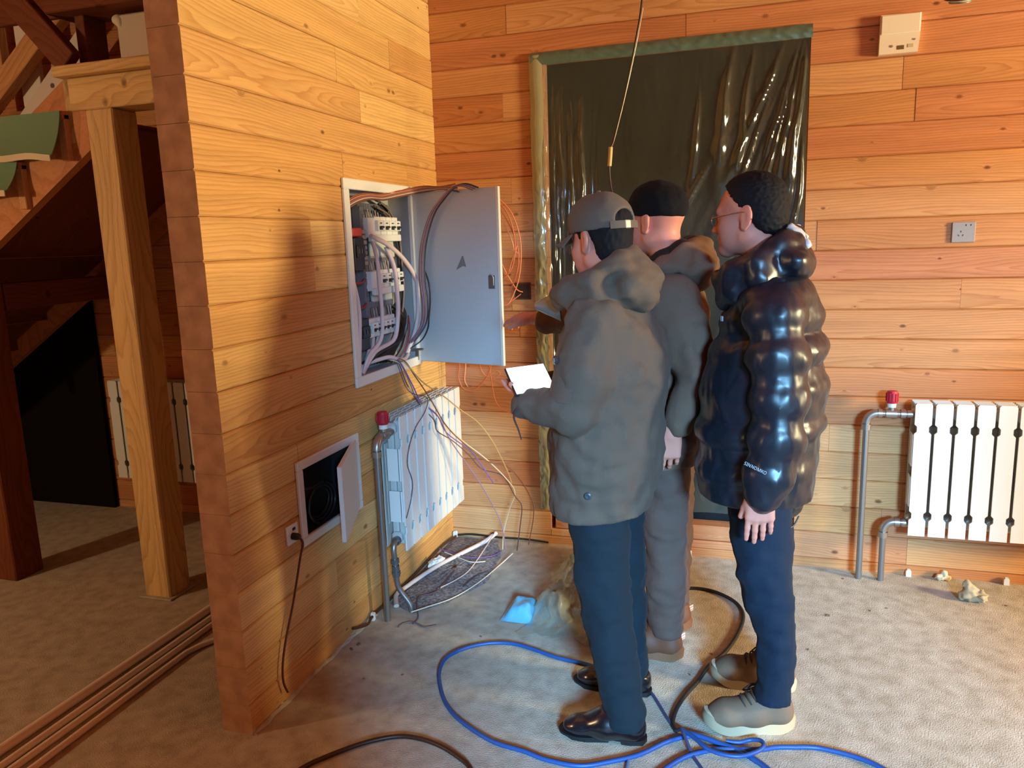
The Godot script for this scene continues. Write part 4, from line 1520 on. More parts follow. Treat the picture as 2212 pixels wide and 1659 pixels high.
	# loose wires on the floor in the corner
	var wl := [[[V(0.161, 0.012, 0.912), V(0.207, 0.012, 0.853), V(0.286, 0.008, 0.733), V(0.344, 0.008, 0.559), V(0.385, 0.014, 0.354), V(0.42, 0.035, 0.25)], c8(226, 206, 178), "cream wire curving along the mortar patch to the bent pipe"], [[V(0.03, 0.03, 0.268), V(0.09, 0.026, 0.283), V(0.214, 0.022, 0.32), V(0.308, 0.012, 0.255), V(0.338, 0.012, 0.182)], c8(120, 84, 140), "purple wire lying across the conduit in the corner"], [[V(0.19, 0.016, 0.678), V(0.237, 0.016, 0.566), V(0.26, 0.016, 0.444), V(0.257, 0.03, 0.213), V(0.262, 0.06, 0.05)], c8(214, 194, 186), "pale wire stub lying on the mortar patch"], [[V(0.206, 0.004, 0.993), V(0.203, 0.004, 0.933), V(0.16, 0.012, 0.85), V(0.138, 0.016, 0.769), V(0.192, 0.016, 0.704), V(0.195, 0.018, 0.479)], c8(92, 70, 84), "thin dark wire winding beside the bent return pipe"], [[V(0.156, 0.004, 1.033), V(0.164, 0.004, 1.001), V(0.199, 0.004, 0.978), V(0.266, 0.004, 1.006), V(0.308, 0.004, 0.981)], c8(110, 92, 96), "short curled wire on the concrete in front of the pipes"], [[V(0.07, 0.03, 0.30), V(0.16, 0.026, 0.34), V(0.24, 0.022, 0.37), V(0.30, 0.014, 0.33)], c8(206, 198, 180), "pale bent wire beside the purple wire"], [[V(0.29, 0.012, 0.62), V(0.31, 0.012, 0.5), V(0.35, 0.01, 0.43)], c8(60, 62, 70), "dark short wire on the rim of the mortar patch"]]
	for w in wl:
		mb = MB.new()
		mb.tube(curve(w[0], 6), 0.003, 6)
		single("loose_wire", mb, mat(w[1], 0.45), w[0][2], w[2], "wire", "loose wires on the floor")
	# heap of clear film with a blue piece
	var film := mat(Color(0.66, 0.70, 0.64, 0.42), 0.14, 0.0, 0.7)
	film.transparency = BaseMaterial3D.TRANSPARENCY_ALPHA
	film.cull_mode = BaseMaterial3D.CULL_DISABLED
	t = thing("film_heap", "crumpled heap of clear plastic film on the floor behind the grey-jacketed man", "plastic film", V(0.86, 0, 0.5))
	var nn := noise(81, 1.0, 3)
	for k in 2:
		mb = MB.new()
		var kk := k
		mb.sheet(60, 44, func(u: float, v: float) -> Vector3:
			var x := lerpf(0.70, 1.12, u) - 0.04 * kk
			var z := lerpf(0.09, 0.93, v) + 0.03 * kk
			var e := smoothstep(0.0, 0.25, u) * smoothstep(1.0, 0.8, u) * smoothstep(1.0, 0.72, v) * smoothstep(-0.3, 0.3, v)
			var hgt := (0.17 - 0.05 * kk) * e * (0.55 + 0.6 * nn.get_noise_2d(x * 4.0 + kk * 9.0, z * 3.2)) + 0.035 * e * absf(nn.get_noise_2d(x * 16.0 + kk * 5.0, z * 14.0))
			return V(x + 0.05 * nn.get_noise_2d(z * 7.0, kk), maxf(0.004, hgt + 0.006), z + 0.05 * nn.get_noise_2d(x * 8.0, 4.0 + kk)))
		obj("film_layer", mb, film, t)
	var blue := mat(c8(96, 172, 206), 0.25, 0.0, 0.6)
	mb = MB.new()
	mb.sheet(26, 18, func(u: float, v: float) -> Vector3:
		var x := lerpf(0.555, 0.70, u)
		var z := lerpf(0.66, 0.88, v)
		var e := smoothstep(0.0, 0.3, u) * smoothstep(1.0, 0.7, u) * smoothstep(0.0, 0.35, v) * smoothstep(1.0, 0.75, v)
		return V(x, 0.005 + e * (0.045 + 0.014 * nn.get_noise_2d(x * 9.0, z * 8.0)), z))
	single("blue_bag", mb, blue, V(0.63, 0, 0.77), "light blue plastic bag lying at the edge of the film heap", "bag")
	# dry lump and bits along the right of the floor
	mb = lump(V(2.40, 0.0, 0.13), V(2.56, 0.10, 0.30), 0.006, [[V(2.475, 0.026, 0.215), V(0.052, 0.03, 0.034), 0.4], [V(2.462, 0.052, 0.205), V(0.022, 0.028, 0.02), 1.0], [V(2.505, 0.02, 0.235), V(0.03, 0.022, 0.022), 0.1]], noise(73, 1.0, 2), 0.016, 28.0)
	single("cement_lump", mb, mat(c8(176, 160, 128), 0.85), V(2.475, 0, 0.215), "dry crumpled lump on the floor in front of the right radiator", "lump")
	mb = lump(V(2.36, 0.0, 0.0), V(2.46, 0.06, 0.06), 0.005, [[V(2.39, 0.014, 0.03), V(0.018, 0.016, 0.014), 0.4], [V(2.42, 0.012, 0.028), V(0.02, 0.014, 0.012), 0.0], [V(2.41, 0.032, 0.022), V(0.014, 0.014, 0.01), 0.3]], noise(74, 1.0, 2), 0.008, 50.0)
	single("cement_lump", mb, mat(c8(206, 190, 160), 0.85), V(2.405, 0, 0.028), "small pale lump at the foot of the wall under the right radiator", "lump")
	var bits := [V(1.877, 0, 0.507), V(1.783, 0, 0.81), V(1.493, 0, 0.872), V(1.975, 0, 0.114), V(2.05, 0, 0.42), V(2.12, 0, 0.38), V(1.43, 0, 0.93), V(0.52, 0, 1.02), V(0.33, 0, 1.36), V(1.36, 0, 1.10), V(0.2, 0, 1.42), V(2.53, 0, 0.2), V(2.6, 0, 0.24), V(0.06, 0, 1.2), V(0.05, 0, 1.24)]
	var bm := mat(c8(104, 82, 58), 0.9)
	var bmb := MB.new()
	for k in bits.size():
		var s := 0.011 if k in [0, 13, 14] else 0.006
		bmb.box(bits[k] + V(0, s * 0.3, 0), V(s * 1.7, s * 0.6, s), s * 0.25, Basis(Vector3.UP, k * 1.3))
	var b := single("debris", bmb, bm, V(1.5, 0, 0.8), "small crumbs of rubble scattered over the concrete floor", "debris")
	b.set_meta("kind", "stuff")
	# broken edge of the screed at the foot of the stub wall
	var cr := noise(76, 1.0, 3)
	mb = MB.new()
	mb.sheet(60, 5, func(u: float, v: float) -> Vector3:
		var z := lerpf(0.95, 1.82, u)
		var wdt := 0.012 + 0.014 * cr.get_noise_1d(z * 9.0)
		return V(0.001 + wdt * v, 0.0015 + (0.010 + 0.008 * cr.get_noise_2d(z * 30.0, v * 2.0)) * (1.0 - v * v), z))
	b = single("mortar_fillet", mb, M.concrete, V(0.02, 0, 1.4), "crumbly mortar edge along the foot of the left wall", "mortar")
	b.set_meta("kind", "stuff")

func wires() -> void:
	var g := "wires hanging from the electrical panel"
	var list := [
		[[V(-0.02, 1.08, 0.64), V(0.018, 1.066, 0.62), V(0.028, 1.045, 0.6), V(0.046, 0.975, 0.6), V(0.088, 0.895, 0.58), V(0.141, 0.808, 0.5), V(0.2, 0.71, 0.45), V(0.246, 0.642, 0.4), V(0.335, 0.55, 0.35), V(0.418, 0.439, 0.3), V(0.442, 0.356, 0.25), V(0.404, 0.264, 0.22), V(0.36, 0.13, 0.2), V(0.35, 0.03, 0.2)], c8(214, 186, 140), 0.0034, "thick cream wire hanging from the panel and bending back at its end"],
		[[V(-0.02, 1.08, 0.62), V(0.042, 1.068, 0.6), V(0.065, 1.045, 0.6), V(0.126, 0.966, 0.58), V(0.196, 0.894, 0.52), V(0.248, 0.817, 0.45), V(0.318, 0.744, 0.4), V(0.373, 0.635, 0.35), V(0.419, 0.49, 0.3), V(0.433, 0.413, 0.27)], c8(196, 150, 84), 0.003, "yellow-brown wire arching out highest from the panel"],
		[[V(-0.02, 1.08, 0.61), V(0.025, 1.064, 0.6), V(0.069, 0.968, 0.6), V(0.096, 0.885, 0.58), V(0.15, 0.80, 0.5), V(0.19, 0.669, 0.45), V(0.242, 0.551, 0.4), V(0.296, 0.429, 0.35), V(0.343, 0.296, 0.3), V(0.373, 0.191, 0.27), V(0.385, 0.05, 0.25)], c8(150, 110, 130), 0.0028, "mauve wire hanging lowest across the radiator front"],
		[[V(-0.02, 1.08, 0.60), V(0.03, 1.066, 0.61), V(0.08, 0.95, 0.59), V(0.104, 0.872, 0.565), V(0.155, 0.793, 0.5), V(0.179, 0.704, 0.46), V(0.262, 0.61, 0.4), V(0.304, 0.534, 0.36), V(0.355, 0.424, 0.32)], c8(120, 84, 150), 0.0028, "purple wire from the panel ending in mid air"],
		[[V(-0.02, 1.08, 0.59), V(0.05, 1.066, 0.6), V(0.09, 1.0, 0.59), V(0.12, 0.94, 0.57), V(0.15, 0.865, 0.54), V(0.189, 0.741, 0.48), V(0.245, 0.648, 0.42), V(0.339, 0.545, 0.36), V(0.42, 0.507, 0.3), V(0.474, 0.43, 0.26), V(0.519, 0.316, 0.22), V(0.52, 0.221, 0.2), V(0.484, 0.06, 0.18)], c8(128, 74, 52), 0.0028, "brown wire from the panel curving farthest right down to the floor"],
		[[V(-0.02, 1.08, 0.65), V(0.02, 1.064, 0.61), V(0.055, 0.96, 0.6), V(0.10, 0.86, 0.57), V(0.146, 0.776, 0.52), V(0.15, 0.72, 0.50), V(0.20, 0.66, 0.44), V(0.26, 0.58, 0.39), V(0.31, 0.50, 0.35), V(0.40, 0.46, 0.31), V(0.445, 0.342, 0.26), V(0.472, 0.285, 0.24), V(0.454, 0.17, 0.22), V(0.427, 0.03, 0.2)], c8(92, 60, 58), 0.0026, "dark reddish wire from the panel ending on the floor beside the conduit"],
		[[V(-0.02, 1.08, 0.66), V(0.015, 1.07, 0.62), V(0.06, 0.93, 0.6), V(0.15, 0.90, 0.60), V(0.165, 0.85, 0.66), V(0.155, 0.80, 0.74), V(0.15, 0.74, 0.80), V(0.15, 0.66, 0.84), V(0.15, 0.57, 0.80), V(0.14, 0.49, 0.80), V(0.14, 0.42, 0.86)], c8(60, 70, 84), 0.0018, "thin dark wire drooping over the near end of the left wall radiator"],
	]
	for w in list:
		var mb := MB.new()
		mb.tube(curve(w[0], 5), w[2], 6)
		single("hanging_wire", mb, mat(w[1], 0.45), w[0][0], w[3], "wire", g)
	# wall box the loose wires come out of
	var jb := thing("junction_box", "dark open junction box in the back wall behind the panel door edge", "junction box", V(0.44, 1.29, 0.0))
	var jm := MB.new()
	jm.box(V(0.44, 1.335, 0.003), V(0.085, 0.085, 0.006), 0.001)
	obj("box", jm, mat(c8(84, 44, 26), 0.8), jb)
	jm = MB.new()
	jm.box(V(0.44, 1.335, 0.0065), V(0.07, 0.07, 0.002), 0.0)
	obj("cavity", jm, mat(c8(48, 26, 18), 0.9), jb)
	# wire loops behind the open door
	var t := thing("wire_coil", "coil of orange wires looping out behind the open panel door", "wire", V(0.44, 1.28, 0.26))
	var om := [mat(c8(232, 134, 84), 0.45), mat(c8(214, 110, 66), 0.45), mat(c8(240, 160, 110), 0.45)]
	for q in [[V(0.44, 1.33, 0.006), V(0.43, 1.36, 0.10), V(0.39, 1.5, 0.2), V(0.37, 1.7, 0.26), V(0.38, 1.785, 0.26), V(0.413, 1.775, 0.25), V(0.471, 1.709, 0.25), V(0.506, 1.603, 0.25), V(0.509, 1.497, 0.25), V(0.49, 1.39, 0.25), V(0.446, 1.299, 0.25), V(0.413, 1.286, 0.25), V(0.37, 1.31, 0.26)], [V(0.37, 1.78, 0.28), V(0.426, 1.752, 0.28), V(0.469, 1.688, 0.28), V(0.492, 1.583, 0.28), V(0.485, 1.498, 0.28), V(0.456, 1.435, 0.28), V(0.41, 1.40, 0.28)], [V(0.38, 1.545, 0.27), V(0.421, 1.546, 0.26), V(0.469, 1.541, 0.26), V(0.498, 1.527, 0.26)], [V(0.39, 1.5, 0.28), V(0.417, 1.455, 0.27), V(0.446, 1.43, 0.27), V(0.47, 1.49, 0.27), V(0.497, 1.561, 0.27)], [V(0.36, 1.338, 0.25), V(0.389, 1.336, 0.24), V(0.438, 1.346, 0.24), V(0.474, 1.411, 0.24), V(0.495, 1.497, 0.24), V(0.48, 1.6, 0.24), V(0.42, 1.72, 0.24), V(0.37, 1.79, 0.25)], [V(0.38, 1.74, 0.27), V(0.44, 1.66, 0.27), V(0.482, 1.55, 0.27), V(0.47, 1.46, 0.27)]]:
		wire(t, "wire", q, 0.003, om[t.get_child_count() % 3])
	t = thing("wire_coil", "thin wire ends dangling under the open panel door against the back wall", "wire", V(0.2, 0.84, 0.1))
	for q in [[V(0.43, 1.32, 0.006), V(0.36, 1.27, 0.05), V(0.2, 1.2, 0.09), V(0.13, 1.08, 0.12), V(0.127, 0.966, 0.12), V(0.119, 0.906, 0.12), V(0.142, 0.851, 0.12), V(0.192, 0.84, 0.12), V(0.243, 0.877, 0.12), V(0.291, 0.95, 0.12), V(0.3, 1.06, 0.12)], [V(0.15, 1.07, 0.1), V(0.152, 0.963, 0.1), V(0.144, 0.891, 0.1), V(0.16, 0.855, 0.1)], [V(0.22, 1.05, 0.1), V(0.235, 0.952, 0.1), V(0.268, 0.913, 0.1), V(0.314, 0.942, 0.1), V(0.338, 0.928, 0.1), V(0.3, 0.899, 0.1)], [V(0.26, 1.02, 0.06), V(0.267, 0.895, 0.04), V(0.283, 0.786, 0.04), V(0.311, 0.738, 0.04), V(0.373, 0.708, 0.04)]]:
		wire(t, "wire", q, 0.0028 if t.get_child_count() < 2 else 0.002, om[(t.get_child_count() + 1) % 3])

# ---------------------------------------------------------------- people
func moved(mb: MB, xf: Transform3D) -> MB:
	for i in mb.v.size():
		mb.v[i] = xf * mb.v[i]
		mb.n[i] = xf.basis * mb.n[i]
	return mb

func head_frame(c: Vector3, f: Vector3) -> Transform3D:
	# x forward, y up, z to the person's right
	f = f.normalized()
	var r := f.cross(Vector3.UP).normalized()
	return Transform3D(Basis(f, r.cross(f), r), c)

func head_into(mb: MB, xf: Transform3D, k := 1.0) -> void:
	# crown 0.12 above and chin 0.115 below the ear level
	var b := xf.basis
	var P := func(x: float, y: float, z: float) -> Vector3: return xf * (V(x, y, z) * k)
	var lo := xf.origin - V(0.17, 0.2, 0.17)
	var hi := xf.origin + V(0.17, 0.16, 0.17)
	var vx := Vox.new(lo, hi, 0.004)
	vx.ell(P.call(-0.012, 0.034, 0), V(0.098, 0.087, 0.076) * k, b, 0.01)
	vx.ell(P.call(0.034, -0.02, 0), V(0.06, 0.085, 0.06) * k, b, 0.03)
	for s in [-1.0, 1.0]:
		vx.cap(P.call(0.0, -0.062, 0.045 * s), P.call(0.066, -0.088, 0.014 * s), 0.026 * k, 0.02 * k, 0.03)
		vx.ell(P.call(0.052, -0.026, 0.044 * s), V(0.028, 0.024, 0.02) * k, b, 0.025)
		vx.ell(P.call(0.055, -0.058, 0.03 * s), V(0.026, 0.024, 0.022) * k, b, 0.025)
	vx.ell(P.call(0.079, -0.096, 0), V(0.018, 0.017, 0.022) * k, b, 0.02)
	vx.cap(P.call(0.078, 0.022, -0.03), P.call(0.078, 0.022, 0.03), 0.013 * k, 0.013 * k, 0.018)
	vx.cap(P.call(0.086, 0.006, 0), P.call(0.104, -0.03, 0), 0.009 * k, 0.011 * k, 0.012)
	vx.ell(P.call(0.107, -0.032, 0), V(0.012, 0.010, 0.011) * k, b, 0.008)
	for s in [-1.0, 1.0]:
		vx.ell(P.call(0.096, -0.035, 0.012 * s), V(0.011, 0.008, 0.007) * k, b, 0.008)
		vx.ell(P.call(0.098, 0.003, 0.031 * s), V(0.018, 0.011, 0.018) * k, b, 0.01, true)
		vx.ell(P.call(0.077, 0.002, 0.031 * s), V(0.0125, 0.0115, 0.0125) * k, b, 0.003)
	vx.cap(P.call(0.091, -0.056, -0.016), P.call(0.091, -0.056, 0.016), 0.0065 * k, 0.0065 * k, 0.008)
	vx.cap(P.call(0.088, -0.067, -0.014), P.call(0.088, -0.067, 0.014), 0.007 * k, 0.007 * k, 0.008)
	vx.cap(P.call(0.103, -0.0615, -0.02), P.call(0.103, -0.0615, 0.02), 0.001, 0.001, 0.002)
	for s in [-1.0, 1.0]:
		var eb: Basis = b * Basis(V(0, 1, 0), 0.35 * s) * Basis(V(0, 0, 1), 0.15)
		vx.ell(P.call(-0.012, -0.002, 0.078 * s), V(0.021, 0.034, 0.009) * k, eb, 0.008)
		vx.ell(P.call(-0.002, -0.03, 0.074 * s), V(0.011, 0.012, 0.008) * k, eb, 0.006)
		vx.ell(P.call(-0.006, -0.003, 0.089 * s), V(0.012, 0.021, 0.0075) * k, eb, 0.004, true)
	vx.cap(P.call(-0.025, -0.05, 0), P.call(-0.045, -0.17, 0), 0.054 * k, 0.058 * k, 0.03)
	vx.mesh(mb)

func hand_into(mb: MB, w: Vector3, d: Vector3, nb: Vector3, ts: Vector3, curl: Array, spread := 0.05, thumb := 0.5) -> void:
	d = d.normalized()
	nb = (nb - d * nb.dot(d)).normalized()
	ts = (ts - d * ts.dot(d) - nb * ts.dot(nb)).normalized()
	var vx := Vox.new(w - Vector3.ONE * 0.20, w + Vector3.ONE * 0.20, 0.0035)
	vx.cap(w - d * 0.06, w + d * 0.015, 0.024, 0.023, 0.01)
	var len := [0.072, 0.080, 0.074, 0.058]
	var rad := [0.0092, 0.0095, 0.009, 0.0078]
	for i in 4:
		var off := 0.0315 - 0.021 * i
		var kn := w + d * (0.09 - 0.004 * absf(i - 1.2)) + ts * off
		vx.cap(w + d * 0.005 + ts * off * 0.6, kn, 0.0155, 0.0118, 0.016)
		var p := kn
		var dir := (d + ts * spread * (1.5 - i)).normalized()
		var axis := dir.cross(nb).normalized()
		for j in 3:
			dir = dir.rotated(axis, -curl[i] * (1.0 if j < 2 else 0.7))
			var L: float = len[i] * [0.46, 0.30, 0.24][j]
			var q := p + dir * L
			vx.cap(p, q, rad[i] * (1.0 - 0.09 * j), rad[i] * (0.92 - 0.09 * j), 0.004)
			p = q
	vx.ell(w + d * 0.04 + ts * 0.024 - nb * 0.010, V(0.018, 0.03, 0.016), along(d), 0.016)
	vx.ell(w + d * 0.045 - ts * 0.024 - nb * 0.008, V(0.013, 0.032, 0.014), along(d), 0.014)
	var td := (d * 0.78 + ts * thumb - nb * 0.25).normalized()
	var a := w + d * 0.026 + ts * 0.026 - nb * 0.006
	var b := a + td * 0.042
	vx.cap(a, b, 0.014, 0.0112, 0.014)
	td = (td + d * 0.35 - nb * 0.12).normalized()
	vx.cap(b, b + td * 0.032, 0.0108, 0.009, 0.005)
	vx.mesh(mb)

func body_into(mb: MB, pelvis: Vector3, chest: Vector3, neck: Vector3, bones: Array) -> void:
	# the trunk and limbs inside the clothes; bones = [a, b, ra, rb]
	var vx := Vox.new(V(neck.x - 0.8, 0.02, neck.z - 0.6), V(neck.x + 0.5, neck.y + 0.1, neck.z + 0.5), 0.016)
	vx.cap(pelvis, chest, 0.105, 0.11, 0.03, V(1, 1, 1.3))
	vx.cap(chest, neck, 0.09, 0.05, 0.05)
	for q in bones:
		vx.cap(q[0], q[1], q[2], q[3], 0.03)
	vx.mesh(mb)

func footprint(L: float, grow := 0.0) -> PackedVector2Array:
	# outline in (forward, side), heel at 0
	var c := [Vector2(0.0, 0.0), Vector2(0.012, 0.026), Vector2(0.05, 0.036), Vector2(0.12, 0.034), Vector2(0.19, 0.047), Vector2(0.235, 0.043), Vector2(0.265, 0.026), Vector2(0.275, 0.0)]
	var all := []
	for q in c:
		all.append(q)
	for k in range(c.size() - 2, 0, -1):
		all.append(Vector2(c[k].x, -c[k].y))
	var p := PackedVector2Array()
	var m := all.size()
	for k in m:
		for j in 4:
			var q: Vector2 = (all[k] as Vector2).cubic_interpolate(all[(k + 1) % m], all[(k + m - 1) % m], all[(k + 2) % m], j / 4.0)
			var w := Vector2(q.x * L / 0.275, -q.y)
			p.append(w + (w - Vector2(L * 0.5, 0)).normalized() * grow)
	return p

func shoe(person: Node3D, heel: Vector3, dir: Vector3, kind: String, side: float) -> void:
	dir = dir.normalized()
	var xf := Transform3D(Basis(dir, Vector3.UP, dir.cross(Vector3.UP)), heel)
	var L := 0.285
	var st := {"dress": 0.018, "boot": 0.034, "trainer": 0.036}[kind] as float
	var top := {"dress": 0.085, "boot": 0.125, "trainer": 0.115}[kind] as float
	var up := {"dress": mat(c8(14, 15, 20), 0.22, 0.0, 0.7), "boot": mat(c8(98, 56, 36), 0.6), "trainer": mat(c8(112, 86, 66), 0.75)}[kind] as StandardMaterial3D
	var so := {"dress": mat(c8(16, 16, 20), 0.5), "boot": mat(c8(116, 72, 46), 0.6), "trainer": mat(c8(180, 158, 128), 0.65)}[kind] as StandardMaterial3D
	var vx := Vox.new(V(-0.02, -0.02, -0.08), V(0.31, 0.17, 0.08), 0.005)
	var toe := 0.026 if kind == "dress" else 0.038
	vx.cap(V(0.042, st + 0.026, 0), V(0.13, st + 0.03, 0), 0.037, 0.039, 0.05)
	vx.cap(V(0.13, st + 0.026, 0), V(0.215, st + toe * 0.55, 0), 0.040, toe + 0.006, 0.05, V(1, 1, 1.15))
	vx.cap(V(0.21, st + toe * 0.4, 0), V(0.247, st + toe * 0.3, 0), toe, toe * 0.86, 0.03, V(1, 0.9, 1.3 if kind == "dress" else 1.15))
	vx.cap(V(0.05, st + 0.03, 0), V(0.052, top + 0.02, 0), 0.04, 0.044, 0.03)
	vx.cap(V(0.12, st + 0.05, 0), V(0.075, top, 0), 0.034, 0.038, 0.03)
	vx.clip(V(0, -1, 0), V(0, st * 0.6, 0), 0.003)
	vx.clip(V(-0.25, 1, 0).normalized(), V(0.05, top, 0), 0.006)
	if kind != "dress":
		vx.ell(V(0.055, top + 0.01, 0), V(0.038, 0.02, 0.034), Basis.IDENTITY, 0.006, true)
	var mb := MB.new()
	vx.mesh(mb)
	obj("shoe", moved(mb, xf), up, person)
	var o: Node3D = person.get_child(person.get_child_count() - 1)
	# sole
	mb = MB.new()
	var fp := footprint(L, 0.004 if kind != "dress" else 0.0)
	var flat := Transform3D(Basis(V(1, 0, 0), V(0, 0, -1), V(0, 1, 0)), V(-0.002, 0, 0))
	if kind == "dress":
		mb.prism(fp, 0.007, flat.translated(V(0, 0.011, 0)))
		mb.prism(PackedVector2Array([Vector2(0.0, 0.0), Vector2(0.012, -0.026), Vector2(0.05, -0.034), Vector2(0.078, -0.033), Vector2(0.078, 0.033), Vector2(0.05, 0.034), Vector2(0.012, 0.026)]), 0.013, flat)
		mb.prism(PackedVector2Array([Vector2(0.12, -0.03), Vector2(0.19, -0.043), Vector2(0.235, -0.04), Vector2(0.262, -0.02), Vector2(0.262, 0.02), Vector2(0.235, 0.04), Vector2(0.19, 0.043), Vector2(0.12, 0.03)]), 0.012, flat)
	else:
		# thick sole, lifting at toe and heel
		var ring_n := fp.size()
		var lv := [[0.0, 0.93], [0.008, 1.0], [st, 1.02], [st + 0.012, 0.97]]
		var pts := []
		for q in lv:
			for p in fp:
				var lift := 0.022 * pow(clampf((p.x - 0.2) / 0.085, 0, 1), 2) + 0.010 * pow(clampf((0.05 - p.x) / 0.05, 0, 1), 2)
				var y: float = q[0]
				pts.append(V(0.137 + (p.x - 0.137) * q[1], y + lift, p.y * q[1]))
		for j in lv.size() - 1:
			for i in ring_n:
				var a := j * ring_n + i
				var b := j * ring_n + (i + 1) % ring_n
				mb.quad(pts[b], pts[a], pts[a + ring_n], pts[b + ring_n])
				var na: Vector3 = ((pts[a] - V(0.14, pts[a].y, 0)) * V(0.5, 1, 1.6)).normalized()
				var nb: Vector3 = ((pts[b] - V(0.14, pts[b].y, 0)) * V(0.5, 1, 1.6)).normalized()
				var at := mb.v.size() - 4
				mb.n[at] = nb
				mb.n[at + 1] = na
				mb.n[at + 2] = na
				mb.n[at + 3] = nb
		for i in range(1, ring_n - 1):
			mb.tri(pts[0], pts[i], pts[i + 1])
			var z0 := (lv.size() - 1) * ring_n
			mb.tri(pts[z0], pts[z0 + i + 1], pts[z0 + i])
	obj("sole", moved(mb, xf), so, o)
	if kind == "dress":
		return
	var lace := mat(c8(52, 44, 42), 0.7) if kind == "trainer" else mat(c8(84, 48, 32), 0.7)
	for k in 5:
		var t := k / 4.0
		var x := lerpf(0.165, 0.098, t)
		var y := st + lerpf(0.076, 0.114, t)
		mb = MB.new()
		mb.tube(curve([V(x - 0.006, y - 0.016, -0.036), V(x + 0.004, y + 0.001, -0.016), V(x + 0.002, y + 0.002, 0.014), V(x - 0.012, y - 0.016, 0.036)], 4), 0.0028, 6)
		obj("lace", moved(mb, xf), lace, o)
	mb = MB.new()
	mb.tube(curve([V(0.105, st + 0.118, 0.0), V(0.125, st + 0.105, 0.03 * side), V(0.15, st + 0.07, 0.05 * side), V(0.13, st + 0.075, 0.045 * side), V(0.105, st + 0.118, 0.004)], 5), 0.0026, 6)
	mb.tube(curve([V(0.105, st + 0.118, 0.0), V(0.13, st + 0.09, 0.038 * side), V(0.152, st + 0.03, 0.052 * side)], 5), 0.0026, 6)
	obj("lace_bow", moved(mb, xf), lace, o)
	if kind == "boot":
		mb = MB.new()
		mb.box(V(0.008, 0.085, 0.018), V(0.004, 0.024, 0.042), 0.001, Basis(Vector3.UP, -0.45))
		obj("heel_tab", moved(mb, xf), mat(c8(214, 190, 178), 0.6), o)
		mb = MB.new()
		for q in [[0.006, 0.034, 0.0], [-0.006, 0.034, 0.0], [0.0, 0.0025, 0.012], [0.0, 0.0025, -0.012]]:
			mb.box(V(0.0055, 0.085 + q[0], 0.018 + q[2]), V(0.002, 0.0025 if q[1] > 0.01 else 0.016, q[1]), 0.0, Basis(Vector3.UP, -0.45))
		obj("tab_print", moved(mb, xf), mat(c8(190, 92, 84), 0.6), o)

func trousers(person: Node3D, legs: Array, m: Material, sd: int, lo: Vector3, hi: Vector3, rough := 0.006) -> void:
	var vx := Vox.new(lo, hi, 0.010)
	for l in legs:
		for k in l.size() - 1:
			vx.cap(l[k][0], l[k + 1][0], l[k][1], l[k + 1][1], 0.015)
	vx.cap(legs[0][0][0] + V(0, 0.04, 0), legs[1][0][0] + V(0, 0.04, 0), 0.10, 0.10, 0.05)
	vx.fold(noise(sd, 1.0, 2), 0.010, V(8, 6, 8), 0.035)
	vx.fold(noise(sd + 40, 1.0, 2), rough, V(10, 22, 14), 0.03)
	var low: Vector3 = legs[0][legs[0].size() - 1][0]
	vx.clip(V(0, -1, 0), V(0, low.y, 0), 0.004)
	var mb := MB.new()
	vx.mesh(mb)
	obj("trousers", mb, m, person)

func cloth(c: Color, sc := 26.0, rough := 0.85) -> StandardMaterial3D:
	var m := mat(c, rough, 0.0, 0.25)
	grainy(m, M.weave, M.weave_n, sc, 0.35)
	m.rim_enabled = true
	m.rim = 0.15
	return m

